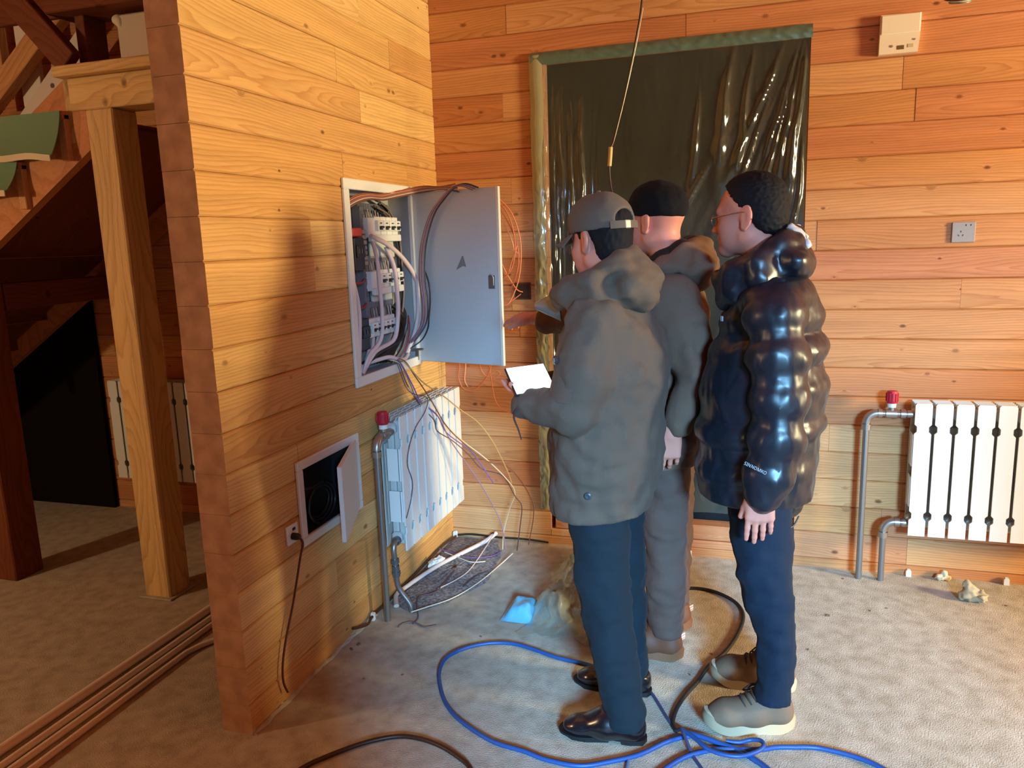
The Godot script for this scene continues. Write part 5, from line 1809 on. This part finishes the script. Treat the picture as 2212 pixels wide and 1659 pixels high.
func person_grey() -> void:
	M.weave = ntex(noise(91, 0.09, 2), 256, ramp([0.2, 0.8], [Color(0.84, 0.84, 0.84), Color(1, 1, 1)]))
	M.weave_n = ntex(noise(92, 0.2, 2), 256, null, 2.0)
	M.skin = mat(c8(206, 132, 112), 0.5, 0.0, 0.4)
	M.skin.subsurf_scatter_enabled = true
	M.skin.subsurf_scatter_strength = 0.15
	var t := thing("person", "man in grey-olive hooded jacket and grey cap, nearest the panel, holding a tablet", "person", V(1.14, 0, 1.4))
	var hf := head_frame(V(1.105, 1.578, 1.39), V(-0.80, -0.16, -0.58))
	var mb := MB.new()
	body_into(mb, V(1.11, 0.86, 1.39), V(1.13, 1.22, 1.39), V(1.125, 1.43, 1.39), [[V(1.12, 1.32, 1.52), V(1.065, 1.10, 1.595), 0.05, 0.045], [V(1.065, 1.10, 1.595), V(0.935, 1.10, 1.56), 0.042, 0.03], [V(1.12, 1.32, 1.26), V(1.05, 1.10, 1.19), 0.05, 0.045], [V(1.05, 1.10, 1.19), V(0.93, 1.11, 1.32), 0.042, 0.03], [V(1.11, 0.84, 1.48), V(1.12, 0.48, 1.50), 0.075, 0.055], [V(1.12, 0.48, 1.50), V(1.19, 0.09, 1.52), 0.052, 0.036], [V(1.12, 0.84, 1.30), V(1.14, 0.48, 1.28), 0.075, 0.055], [V(1.14, 0.48, 1.28), V(1.175, 0.09, 1.26), 0.052, 0.036]])
	head_into(mb, hf)
	hand_into(mb, V(0.945, 1.092, 1.55), V(-0.8, 0.24, -0.55), V(-0.2, -0.93, 0.2), V(-0.1, 0.25, 0.95), [0.12, 0.12, 0.14, 0.16], 0.05, 0.55)
	hand_into(mb, V(0.955, 1.085, 1.33), V(-0.7, 0.12, 0.5), V(-0.3, -0.9, -0.2), V(-0.2, 0.2, -0.9), [0.35, 0.4, 0.4, 0.45])
	obj("body", mb, M.skin, t)
	# jacket
	var jm := cloth(c8(98, 83, 72))
	var vx := Vox.new(V(0.84, 0.68, 1.06), V(1.36, 1.60, 1.72), 0.010)
	var wide := V(1, 1, 1.3)
	vx.cap(V(1.095, 0.72, 1.39), V(1.115, 0.95, 1.39), 0.162, 0.172, 0.03, wide)
	vx.cap(V(1.115, 0.95, 1.39), V(1.14, 1.22, 1.39), 0.172, 0.168, 0.03, wide)
	vx.cap(V(1.14, 1.22, 1.39), V(1.145, 1.31, 1.39), 0.165, 0.11, 0.04, wide)
	vx.cap(V(1.13, 1.335, 1.25), V(1.12, 1.335, 1.53), 0.085, 0.085, 0.05)
	vx.cap(V(1.115, 1.325, 1.545), V(1.09, 1.20, 1.598), 0.088, 0.085, 0.018)
	vx.cap(V(1.09, 1.20, 1.598), V(1.062, 1.10, 1.61), 0.082, 0.076, 0.008)
	vx.cap(V(1.062, 1.10, 1.61), V(0.93, 1.092, 1.56), 0.074, 0.056, 0.008)
	vx.cap(V(0.93, 1.092, 1.56), V(0.905, 1.095, 1.55), 0.054, 0.050, 0.01)
	vx.cap(V(1.12, 1.325, 1.24), V(1.05, 1.10, 1.18), 0.088, 0.076, 0.03)
	vx.cap(V(1.05, 1.10, 1.18), V(0.93, 1.10, 1.31), 0.072, 0.055, 0.015)
	vx.fold(noise(93, 1.0, 2), 0.014, V(6, 5, 6))
	vx.fold(noise(94, 1.0, 2), 0.009, V(13, 15, 13))
	vx.clip(V(0.07, -1, 0), V(1.1, 0.735, 1.39), 0.006)
	mb = MB.new()
	vx.mesh(mb)
	obj("jacket", mb, jm, t)
	var jk: Node3D = t.get_child(t.get_child_count() - 1)
	vx = Vox.new(V(0.9, 1.26, 1.1), V(1.36, 1.62, 1.68), 0.009)
	var rg := [V(0.985, 1.395, 1.42), V(1.02, 1.425, 1.50), V(1.10, 1.465, 1.535), V(1.175, 1.50, 1.49), V(1.20, 1.515, 1.40), V(1.175, 1.50, 1.30), V(1.10, 1.465, 1.25), V(1.02, 1.425, 1.29), V(0.985, 1.395, 1.36)]
	for k in rg.size() - 1:
		vx.cap(rg[k], rg[k + 1], 0.038, 0.038, 0.02)
	vx.ell(V(1.205, 1.44, 1.40), V(0.085, 0.088, 0.16), Basis(V(0, 0, 1), -0.2), 0.04)
	vx.ell(V(1.12, 1.395, 1.47), V(0.10, 0.05, 0.10), Basis(V(0, 0, 1), 0.35), 0.03)
	vx.ell(V(1.12, 1.395, 1.31), V(0.10, 0.05, 0.10), Basis(V(0, 0, 1), 0.35), 0.03)
	vx.fold(noise(95, 1.0, 2), 0.018, V(8, 13, 8), 0.035)
	mb = MB.new()
	vx.mesh(mb)
	obj("hood", mb, jm, jk)
	# collar flap that sticks out at the chest
	mb = MB.new()
	mb.sheet(8, 6, func(u: float, v: float) -> Vector3:
		var a := V(0.862, 1.374, 1.27).lerp(V(0.965, 1.425, 1.33), u)
		var c := V(0.875, 1.362, 1.30).lerp(V(0.975, 1.325, 1.37), u)
		return a.lerp(c, v) + V(0, 0.008 * sin(v * 7.0) * u, 0.02 * sin(PI * v)), 0.006)
	obj("collar_flap", mb, mat(c8(92, 106, 108), 0.2, 0.0, 0.7), jk)
	# sleeve pocket, badge, hem button
	mb = MB.new()
	var pb := Basis(V(0, 1, 0), -0.5) * Basis(V(0, 0, 1), -0.18)
	mb.sheet(6, 10, func(u: float, v: float) -> Vector3:
		var a := lerpf(-0.75, 0.35, u)
		var y := lerpf(1.13, 1.27, v)
		var cx := lerpf(1.073, 1.10, v)
		var cz := lerpf(1.598, 1.568, v)
		return V(cx + 0.091 * sin(a - 0.4), y, cz + 0.091 * cos(a - 0.4)), 0.006)
	obj("sleeve_pocket", mb, jm, jk)
	mb = MB.new()
	mb.lathe(PackedVector2Array([Vector2(0.013, 0), Vector2(0.013, 0.004), Vector2(0.009, 0.006), Vector2(0.0, 0.006)]), Transform3D(along(V(-0.75, 0, 0.66)), V(1.018, 1.245, 1.638)), 14)
	obj("round_badge", mb, mat(c8(50, 50, 56), 0.5), jk)
	mb = MB.new()
	for q in [-0.004, 0.0, 0.004]:
		mb.box(V(1.0135, 1.245 + q, 1.642), V(0.010 - absf(q), 0.0018, 0.002), 0.0, Basis(V(0, 1, 0), -0.85))
	obj("badge_print", mb, mat(c8(190, 188, 190), 0.5), jk)
	mb = MB.new()
	mb.lathe(PackedVector2Array([Vector2(0.011, 0), Vector2(0.011, 0.004), Vector2(0.007, 0.006), Vector2(0.0, 0.005)]), Transform3D(along(V(0.05, 0, 1)), V(1.098, 0.835, 1.606)), 12)
	obj("hem_button", mb, mat(c8(54, 58, 64), 0.4), jk)
	mb = MB.new()
	mb.tube(curve([V(0.915, 1.115, 1.60), V(0.885, 1.09, 1.60), V(0.87, 1.06, 1.585), V(0.878, 1.02, 1.57), V(0.884, 0.985, 1.56)], 4), 0.004, 6, 0.002)
	obj("cuff_strap", mb, mat(c8(70, 44, 44), 0.7), jk)
	# trousers and shoes
	var tm := cloth(c8(30, 40, 48), 40.0)
	trousers(t, [[[V(1.10, 0.80, 1.47), 0.098], [V(1.118, 0.53, 1.50), 0.084], [V(1.15, 0.32, 1.52), 0.073], [V(1.185, 0.10, 1.52), 0.062], [V(1.19, 0.055, 1.52), 0.063]], [[V(1.12, 0.80, 1.31), 0.098], [V(1.138, 0.53, 1.29), 0.084], [V(1.155, 0.32, 1.27), 0.072], [V(1.165, 0.10, 1.26), 0.06], [V(1.165, 0.055, 1.26), 0.06]]], tm, 101, V(0.94, 0.03, 1.12), V(1.3, 0.96, 1.66))
	shoe(t, V(1.258, 0, 1.52), V(-1, 0, 0.06), "dress", 1.0)
	shoe(t, V(1.24, 0, 1.255), V(-1, 0, -0.06), "dress", 1.0)
	# hair and cap
	vx = Vox.new(hf.origin - V(0.15, 0.12, 0.15), hf.origin + V(0.15, 0.15, 0.15), 0.0045)
	vx.ell(hf * V(-0.015, 0.032, 0), V(0.101, 0.090, 0.079), hf.basis, 0.01)
	vx.ell(hf * V(-0.045, -0.035, 0), V(0.058, 0.065, 0.062), hf.basis, 0.02)
	vx.clip(hf.basis * V(0.9, -0.35, 0).normalized(), hf * V(0.03, 0.02, 0), 0.006)
	for s in [-1.0, 1.0]:
		vx.ell(hf * V(-0.01, -0.03, 0.085 * s), V(0.032, 0.05, 0.03), hf.basis, 0.006, true)
	vx.fold(noise(96, 1.0, 2), 0.004, V(90, 30, 90), 0.01)
	mb = MB.new()
	vx.mesh(mb)
	obj("hair", mb, mat(c8(22, 20, 24), 0.8, 0.0, 0.3), t)
	var cm := cloth(c8(104, 94, 86), 40.0)
	var cf := hf * Transform3D(Basis(V(0, 0, 1), 0.06), V(-0.008, 0.045, 0))
	vx = Vox.new(cf.origin - V(0.16, 0.12, 0.16), cf.origin + V(0.16, 0.16, 0.16), 0.0045)
	vx.ell(cf * V(0, 0.0, 0), V(0.112, 0.096, 0.09), cf.basis, 0.01)
	vx.ell(cf * V(0.045, 0.03, 0), V(0.06, 0.055, 0.066), cf.basis, 0.02)
	vx.clip(cf.basis * V(0.0, -1, 0), cf * V(0, -0.022, 0), 0.004)
	vx.ell(cf * V(-0.1, 0.0, 0), V(0.05, 0.032, 0.036), cf.basis, 0.006, true)
	vx.ell(cf * V(0, -0.03, 0), V(0.103, 0.10, 0.082), cf.basis, 0.004, true)
	vx.fold(noise(97, 1.0, 2), 0.003, V(14, 14, 14), 0.02)
	mb = MB.new()
	vx.mesh(mb)
	obj("cap", mb, cm, t)
	var cp: Node3D = t.get_child(t.get_child_count() - 1)
	mb = MB.new()
	mb.sheet(20, 8, func(u: float, v: float) -> Vector3:
		var a := lerpf(-1.05, 1.05, u)
		var r := lerpf(0.098, 0.098 + 0.066 * cos(a * 0.9), v)
		var x := r * cos(a)
		return cf * V(x + 0.004, -0.014 - 0.028 * v - 0.06 * pow(a, 2.0) * 0.25 * (0.4 + v * 0.6), 0.86 * r * sin(a)), 0.004)
	obj("brim", mb, cm, cp)
	mb = MB.new()
	mb.sheet(16, 1, func(u: float, v: float) -> Vector3:
		var a := PI + lerpf(-0.62, 0.62, u)
		return cf * V(0.115 * cos(a), lerpf(-0.026, -0.004, v), 0.093 * sin(a)), 0.004)
	obj("strap", mb, cm, cp)
	mb = MB.new()
	mb.box(cf * V(-0.116, -0.015, -0.005), V(0.006, 0.024, 0.022), 0.002, cf.basis)
	obj("strap_buckle", mb, mat(c8(180, 164, 146), 0.5, 0.2), cp)
	mb = MB.new()
	mb.lathe(PackedVector2Array([Vector2(0.008, 0), Vector2(0.006, 0.006), Vector2(0, 0.008)]), Transform3D(cf.basis, cf * V(0, 0.093, 0)), 10)
	obj("top_button", mb, cm, cp)
	# the tablet he holds
	var tb := thing("tablet", "tablet with glowing white screen in the hand of the grey-jacketed man", "tablet", V(0.895, 1.175, 1.5))
	var n := V(0.25, 0.85, 0.46).normalized()
	var e1 := (V(0.911, 1.206, 1.442) - V(0.83, 1.201, 1.495))
	var e2 := (V(0.911, 1.135, 1.565) - V(0.83, 1.201, 1.495))
	e1 = (e1 - n * e1.dot(n)).normalized()
	var b := Basis(e1, n.cross(e1) * -1.0, n)
	b = Basis(e1, n.cross(e1), n)
	var c := V(0.905, 1.168, 1.515)
	mb = MB.new()
	mb.box(c - n * 0.006, V(0.13, 0.128, 0.008), 0.002, b)
	obj("case", mb, M.dark, tb)
	mb = MB.new()
	mb.box(c - n * 0.0012, V(0.122, 0.12, 0.002), 0.0006, b)
	var scr := mat(Color(0.95, 0.95, 0.95), 0.3)
	scr.emission_enabled = true
	scr.emission = Color(1, 1, 1)
	scr.emission_energy_multiplier = 1.3
	obj("screen", mb, scr, tb)
	var l := AreaLight3D.new()
	l.name = "screen_light"
	l.area_size = Vector2(0.12, 0.12)
	l.area_normalize_energy = true
	l.light_energy = 0.012
	l.area_range = 4.0
	l.shadow_enabled = true
	tb.add_child(l)
	l.transform = Transform3D(Basis.looking_at(n, e1), c + n * 0.004 - V(0.895, 1.175, 1.5))

func person_taupe() -> void:
	var t := thing("person", "man in black beanie and taupe hooded coat standing in the middle, reaching to the door", "person", V(1.25, 0, 0.93))
	var hf := head_frame(V(1.215, 1.635, 0.92), V(-0.86, -0.10, -0.5))
	var mb := MB.new()
	body_into(mb, V(1.27, 0.88, 0.93), V(1.25, 1.26, 0.93), V(1.24, 1.49, 0.93), [[V(1.29, 1.38, 1.06), V(1.375, 1.10, 1.15), 0.05, 0.045], [V(1.375, 1.10, 1.15), V(1.305, 0.93, 1.155), 0.042, 0.03], [V(1.18, 1.36, 0.80), V(0.92, 1.26, 0.68), 0.05, 0.045], [V(0.92, 1.26, 0.68), V(0.66, 1.255, 0.58), 0.042, 0.03], [V(1.27, 0.86, 1.01), V(1.26, 0.48, 1.0), 0.075, 0.055], [V(1.26, 0.48, 1.0), V(1.26, 0.09, 1.0), 0.052, 0.036], [V(1.27, 0.86, 0.85), V(1.27, 0.48, 0.80), 0.075, 0.055], [V(1.27, 0.48, 0.80), V(1.27, 0.09, 0.77), 0.052, 0.036]])
	head_into(mb, hf, 1.03)
	hand_into(mb, V(1.295, 0.935, 1.165), V(-0.12, -1, 0.04), V(0.15, 0.05, 1), V(-1, -0.1, 0.1), [0.3, 0.35, 0.4, 0.45])
	hand_into(mb, V(0.64, 1.255, 0.57), V(-0.82, 0.02, -0.56), V(0.1, 0.9, 0.4), V(-0.5, -0.3, 0.7), [0.28, 0.5, 0.6, 0.65], 0.08, 0.6)
	obj("body", mb, M.skin, t)
	var jm := cloth(c8(116, 90, 76))
	var vx := Vox.new(V(0.62, 0.70, 0.58), V(1.50, 1.62, 1.27), 0.011)
	var wide := V(1, 1, 1.3)
	vx.cap(V(1.25, 0.74, 0.93), V(1.25, 1.0, 0.93), 0.135, 0.145, 0.03, wide)
	vx.cap(V(1.25, 1.0, 0.93), V(1.255, 1.30, 0.93), 0.145, 0.15, 0.03, wide)
	vx.cap(V(1.25, 1.36, 0.79), V(1.265, 1.37, 1.06), 0.085, 0.09, 0.05)
	vx.cap(V(1.30, 1.36, 1.07), V(1.375, 1.12, 1.15), 0.088, 0.072, 0.02)
	vx.cap(V(1.375, 1.12, 1.15), V(1.315, 0.965, 1.155), 0.066, 0.052, 0.008)
	vx.cap(V(1.20, 1.355, 0.79), V(0.92, 1.26, 0.68), 0.085, 0.068, 0.03)
	vx.cap(V(0.92, 1.26, 0.68), V(0.715, 1.253, 0.60), 0.064, 0.056, 0.015)
	vx.fold(noise(111, 1.0, 2), 0.014, V(7, 5, 7))
	vx.fold(noise(118, 1.0, 2), 0.008, V(14, 16, 14))
	vx.clip(V(-0.9, 0.05, -0.43).normalized(), V(0.70, 1.253, 0.59), 0.004)
	vx.clip(V(0, -1, 0), V(0, 0.77, 0), 0.006)
	mb = MB.new()
	vx.mesh(mb)
	obj("coat", mb, jm, t)
	var jk: Node3D = t.get_child(t.get_child_count() - 1)
	vx = Vox.new(V(1.08, 1.34, 0.66), V(1.5, 1.66, 1.22), 0.009)
	var rg := [V(1.12, 1.42, 0.97), V(1.17, 1.445, 1.045), V(1.26, 1.485, 1.07), V(1.335, 1.525, 1.02), V(1.36, 1.545, 0.93), V(1.335, 1.525, 0.84), V(1.26, 1.485, 0.79), V(1.17, 1.445, 0.82), V(1.12, 1.42, 0.89)]
	for k in rg.size() - 1:
		vx.cap(rg[k], rg[k + 1], 0.034, 0.034, 0.02)
	vx.ell(V(1.365, 1.47, 0.95), V(0.066, 0.085, 0.14), Basis(V(0, 0, 1), -0.25), 0.03)
	vx.fold(noise(112, 1.0, 2), 0.014, V(9, 12, 9), 0.03)
	mb = MB.new()
	vx.mesh(mb)
	obj("hood", mb, jm, jk)
	vx = Vox.new(V(1.08, 1.36, 0.72), V(1.42, 1.66, 1.14), 0.008)
	for k in rg.size() - 1:
		var c := V(1.235, 1.50, 0.93)
		vx.cap((rg[k] as Vector3).lerp(c, 0.22) + V(0, 0.02, 0), (rg[k + 1] as Vector3).lerp(c, 0.22) + V(0, 0.02, 0), 0.026, 0.026, 0.02)
	vx.fold(noise(113, 1.0, 2), 0.008, V(12, 12, 12), 0.03)
	mb = MB.new()
	vx.mesh(mb)
	obj("hood_lining", mb, cloth(c8(44, 34, 34), 50.0), jk)
	var tm := cloth(c8(98, 76, 68), 40.0)
	trousers(t, [[[V(1.265, 0.86, 1.0), 0.098], [V(1.255, 0.55, 1.0), 0.08], [V(1.262, 0.30, 1.0), 0.075], [V(1.262, 0.14, 1.0), 0.062], [V(1.262, 0.10, 1.0), 0.062]], [[V(1.27, 0.86, 0.84), 0.095], [V(1.265, 0.55, 0.80), 0.08], [V(1.265, 0.30, 0.78), 0.072], [V(1.265, 0.14, 0.77), 0.06], [V(1.265, 0.10, 0.77), 0.06]]], tm, 114, V(1.08, 0.08, 0.64), V(1.44, 1.0, 1.16), 0.009)
	shoe(t, V(1.325, 0, 1.005), V(-1, 0, -0.12), "boot", 1.0)
	shoe(t, V(1.338, 0, 0.765), V(-1, 0, -0.1), "boot", 1.0)
	# knitted beanie
	var cf := hf * Transform3D(Basis(V(0, 0, 1), 0.16), V(-0.012, 0.05, 0))
	vx = Vox.new(cf.origin - V(0.16, 0.13, 0.16), cf.origin + V(0.16, 0.16, 0.16), 0.0045)
	vx.ell(cf * V(0, 0.0, 0), V(0.113, 0.092, 0.093), cf.basis, 0.01)
	vx.clip(cf.basis * V(0.0, -1, 0), cf * V(0, -0.032, 0), 0.006)
	vx.fold(noise(115, 1.0, 2), 0.003, V(18, 18, 18), 0.02)
	mb = MB.new()
	vx.mesh(mb)
	obj("beanie", mb, cloth(c8(20, 20, 24), 60.0), t)

func person_puffer() -> void:
	var t := thing("person", "bareheaded man in a dark glossy puffer jacket and jeans, standing on the right", "person", V(1.6, 0, 1.22))
	var hf := head_frame(V(1.533, 1.632, 1.215), V(-0.95, -0.06, -0.26))
	var mb := MB.new()
	body_into(mb, V(1.58, 0.88, 1.22), V(1.59, 1.26, 1.22), V(1.565, 1.48, 1.22), [[V(1.60, 1.37, 1.36), V(1.635, 1.10, 1.45), 0.05, 0.045], [V(1.635, 1.10, 1.45), V(1.59, 0.84, 1.46), 0.042, 0.03], [V(1.60, 1.37, 1.08), V(1.63, 1.10, 1.01), 0.05, 0.045], [V(1.63, 1.10, 1.01), V(1.56, 0.86, 1.04), 0.042, 0.03], [V(1.58, 0.86, 1.30), V(1.605, 0.48, 1.36), 0.075, 0.05], [V(1.61, 0.48, 1.37), V(1.645, 0.32, 1.38), 0.046, 0.034], [V(1.645, 0.32, 1.38), V(1.645, 0.08, 1.355), 0.034, 0.032], [V(1.58, 0.86, 1.14), V(1.60, 0.48, 1.13), 0.075, 0.05], [V(1.61, 0.48, 1.13), V(1.645, 0.32, 1.125), 0.046, 0.034], [V(1.645, 0.32, 1.125), V(1.65, 0.08, 1.12), 0.034, 0.032]])
	head_into(mb, hf, 1.0)
	hand_into(mb, V(1.585, 0.845, 1.475), V(-0.02, -1, 0.06), V(0.05, 0.05, 1), V(-1, -0.05, 0.15), [0.10, 0.16, 0.2, 0.24], 0.03, 0.35)
	hand_into(mb, V(1.56, 0.86, 1.04), V(-0.1, -1, 0), V(0, 0, -1), V(-1, 0, 0), [0.3, 0.3, 0.35, 0.4])
	obj("body", mb, M.skin, t)
	# puffer jacket: stacked baffles
	var jm := mat(c8(20, 26, 36), 0.36, 0.0, 0.55)
	var vx := Vox.new(V(1.33, 0.74, 0.86), V(1.84, 1.52, 1.60), 0.009)
	vx.cap(V(1.568, 0.80, 1.22), V(1.585, 1.10, 1.22), 0.182, 0.186, 0.03, V(1, 1, 1.12))
	vx.cap(V(1.585, 1.10, 1.22), V(1.603, 1.36, 1.22), 0.182, 0.125, 0.03, V(1, 1, 1.2))
	var rows := [[0.86, 1.566, 0.192], [0.985, 1.576, 0.203], [1.105, 1.587, 0.198], [1.22, 1.597, 0.182], [1.32, 1.604, 0.158]]
	for r in rows:
		vx.ell(V(r[1], r[0], 1.22), V(r[2], 0.092, 0.225 * (r[2] / 0.2)), Basis(V(0, 0, 1), 0.10), 0.005)
	vx.cap(V(1.565, 0.775, 1.22), V(1.567, 0.80, 1.22), 0.168, 0.172, 0.01, V(1, 1, 1.12))
	vx.ell(V(1.61, 1.39, 1.22), V(0.125, 0.075, 0.235), Basis.IDENTITY, 0.03)
	var arm := [[V(1.612, 1.345, 1.40), 0.094], [V(1.622, 1.23, 1.432), 0.094], [V(1.628, 1.11, 1.45), 0.090], [V(1.622, 0.995, 1.463), 0.085], [V(1.605, 0.89, 1.472), 0.076]]
	for sd in [0, 1]:
		for k in arm.size():
			var p: Vector3 = arm[k][0]
			var q: Vector3 = arm[mini(k + 1, 4)][0]
			if sd == 1:
				p = V(p.x - 0.012, p.y, 2.44 - p.z)
				q = V(q.x - 0.012, q.y, 2.44 - q.z)
			var r: float = arm[k][1]
			if k < 4:
				vx.cap(p, q, r * 0.82, r * 0.80, 0.008)
			vx.ell(p, V(r, 0.080, r * 0.95), Basis(V(0, 0, 1), 0.12 - 0.1 * k), 0.004)
	vx.cap(V(1.60, 0.89, 1.472), V(1.592, 0.835, 1.474), 0.068, 0.058, 0.01)
	vx.fold(noise(121, 1.0, 2), 0.006, V(9, 8, 9), 0.03)
	vx.fold(noise(122, 1.0, 2), 0.0035, V(30, 14, 30), 0.02)
	vx.clip(V(0, -1, 0), V(0, 0.752, 0), 0.01)
	mb = MB.new()
	vx.mesh(mb)
	obj("puffer_jacket", mb, jm, t)
	var jk: Node3D = t.get_child(t.get_child_count() - 1)
	# collar and hood
	vx = Vox.new(V(1.38, 1.34, 0.98), V(1.80, 1.68, 1.46), 0.008)
	var rg := [V(1.462, 1.44, 1.235), V(1.49, 1.462, 1.30), V(1.56, 1.498, 1.335), V(1.625, 1.545, 1.30), V(1.652, 1.565, 1.22), V(1.625, 1.545, 1.14), V(1.56, 1.498, 1.105), V(1.49, 1.462, 1.14), V(1.462, 1.44, 1.205)]
	for k in rg.size() - 1:
		vx.cap(rg[k], rg[k + 1], 0.036, 0.036, 0.02)
		vx.cap((rg[k] as Vector3) + V(0.012, -0.05, 0), (rg[k + 1] as Vector3) + V(0.012, -0.05, 0), 0.042, 0.042, 0.02)
	vx.ell(V(1.665, 1.495, 1.22), V(0.064, 0.058, 0.15), Basis(V(0, 0, 1), -0.5), 0.02)
	vx.ell(V(1.66, 1.55, 1.22), V(0.04, 0.034, 0.10), Basis(V(0, 0, 1), -0.5), 0.02)
	vx.fold(noise(123, 1.0, 2), 0.008, V(14, 14, 14), 0.03)
	mb = MB.new()
	vx.mesh(mb)
	obj("hood", mb, jm, jk)
	vx = Vox.new(V(1.61, 1.50, 1.08), V(1.74, 1.66, 1.38), 0.006)
	vx.cap(V(1.652, 1.592, 1.26), V(1.698, 1.542, 1.27), 0.010, 0.014, 0.01)
	vx.cap(V(1.665, 1.59, 1.20), V(1.698, 1.545, 1.20), 0.010, 0.014, 0.02)
	vx.cap(V(1.652, 1.592, 1.26), V(1.665, 1.59, 1.20), 0.010, 0.010, 0.02)
	vx.cap(V(1.675, 1.57, 1.26), V(1.685, 1.57, 1.19), 0.014, 0.014, 0.02)
	vx.fold(noise(124, 1.0, 2), 0.010, V(32, 32, 32), 0.03)
	mb = MB.new()
	vx.mesh(mb)
	obj("hood_lining", mb, mat(c8(186, 188, 190), 0.35), jk)
	# lettering on the cuff, small mark on the chest
	var tx := TextMesh.new()
	var sf := SystemFont.new()
	sf.font_names = PackedStringArray(["Droid Sans"])
	tx.font = sf
	tx.text = "SINNDMKO"
	tx.font_size = 32
	tx.pixel_size = 0.0004
	tx.depth = 0.0015
	tx.material = mat(c8(176, 178, 182), 0.5)
	var o := put("cuff_lettering", tx, jk)
	o.transform = Transform3D(Basis(V(0, 0, 1), -0.40) * Basis(V(0, 1, 0), -0.12), V(1.567, 0.932, 1.5535) - away(jk))
	mb = MB.new()
	mb.box(V(1.462, 1.335, 1.372), V(0.012, 0.016, 0.004), 0.0015, Basis(V(0, 1, 0), -0.9))
	obj("chest_mark", mb, mat(c8(150, 154, 160), 0.5), jk)
	# dark pouch and cord under the back of the jacket
	vx = Vox.new(V(1.58, 0.64, 1.12), V(1.78, 0.86, 1.38), 0.008)
	vx.cap(V(1.66, 0.80, 1.25), V(1.665, 0.735, 1.25), 0.055, 0.05, 0.02)
	vx.fold(noise(125, 1.0, 2), 0.008, V(20, 14, 20), 0.03)
	mb = MB.new()
	vx.mesh(mb)
	obj("hanging_pouch", mb, mat(c8(26, 28, 32), 0.3, 0.0, 0.6), t)
	mb = MB.new()
	mb.tube(curve([V(1.625, 0.82, 1.40), V(1.628, 0.76, 1.41), V(1.65, 0.712, 1.40), V(1.68, 0.70, 1.37), V(1.70, 0.72, 1.33)], 5), 0.0028, 6)
	obj("pouch_cord", mb, mat(c8(60, 66, 74), 0.4), t)
	var tm := cloth(c8(28, 39, 54), 50.0, 0.8)
	trousers(t, [[[V(1.577, 0.84, 1.31), 0.105], [V(1.60, 0.55, 1.365), 0.083], [V(1.618, 0.47, 1.372), 0.073], [V(1.645, 0.33, 1.38), 0.058], [V(1.645, 0.20, 1.375), 0.054], [V(1.635, 0.115, 1.37), 0.058]], [[V(1.585, 0.84, 1.14), 0.105], [V(1.60, 0.55, 1.13), 0.082], [V(1.615, 0.47, 1.13), 0.072], [V(1.645, 0.33, 1.125), 0.058], [V(1.645, 0.20, 1.12), 0.054], [V(1.64, 0.115, 1.12), 0.056]]], tm, 126, V(1.4, 0.09, 0.98), V(1.78, 1.0, 1.5), 0.006)
	shoe(t, V(1.705, 0, 1.335), V(-0.97, 0, 0.24), "trainer", 1.0)
	shoe(t, V(1.72, 0, 1.125), V(-1, 0, -0.08), "trainer", 1.0)
	# hair: full on top, clipped short at the sides
	vx = Vox.new(hf.origin - V(0.15, 0.13, 0.15), hf.origin + V(0.15, 0.17, 0.15), 0.004)
	vx.ell(hf * V(-0.014, 0.046, 0), V(0.105, 0.090, 0.080), hf.basis, 0.01)
	vx.ell(hf * V(-0.04, 0.0, 0), V(0.078, 0.085, 0.0755), hf.basis, 0.015)
	vx.clip(hf.basis * V(0.80, -0.60, 0).normalized(), hf * V(0.012, 0.03, 0), 0.01)
	vx.clip(hf.basis * V(0.25, -1.0, 0).normalized(), hf * V(-0.07, -0.06, 0), 0.01)
	vx.fold(noise(127, 1.0, 2), 0.004, V(55, 110, 75), 0.012)
	mb = MB.new()
	vx.mesh(mb)
	obj("hair", mb, mat(c8(20, 20, 24), 0.75, 0.0, 0.3), t)
	# glasses: arm and lens rim
	mb = MB.new()
	for s in [-1.0, 1.0]:
		mb.tube(curve([hf * V(0.098, 0.006, 0.052 * s), hf * V(0.05, 0.010, 0.073 * s), hf * V(-0.01, 0.012, 0.083 * s), hf * V(-0.03, -0.012, 0.086 * s)], 5), 0.0016, 6)
		var ce := hf * V(0.1, -0.002, 0.033 * s)
		var pts := PackedVector3Array()
		for k in 21:
			var a := TAU * k / 20
			pts.append(ce + hf.basis * V(0.0, 0.017 * sin(a), 0.023 * cos(a)))
		mb.tube(pts, 0.0014, 6)
	mb.tube(curve([hf * V(0.1, 0.002, -0.01), hf * V(0.106, 0.004, 0), hf * V(0.1, 0.002, 0.01)], 4), 0.0014, 6)
	obj("spectacles", mb, mat(c8(176, 150, 120), 0.25, 0.8), t)
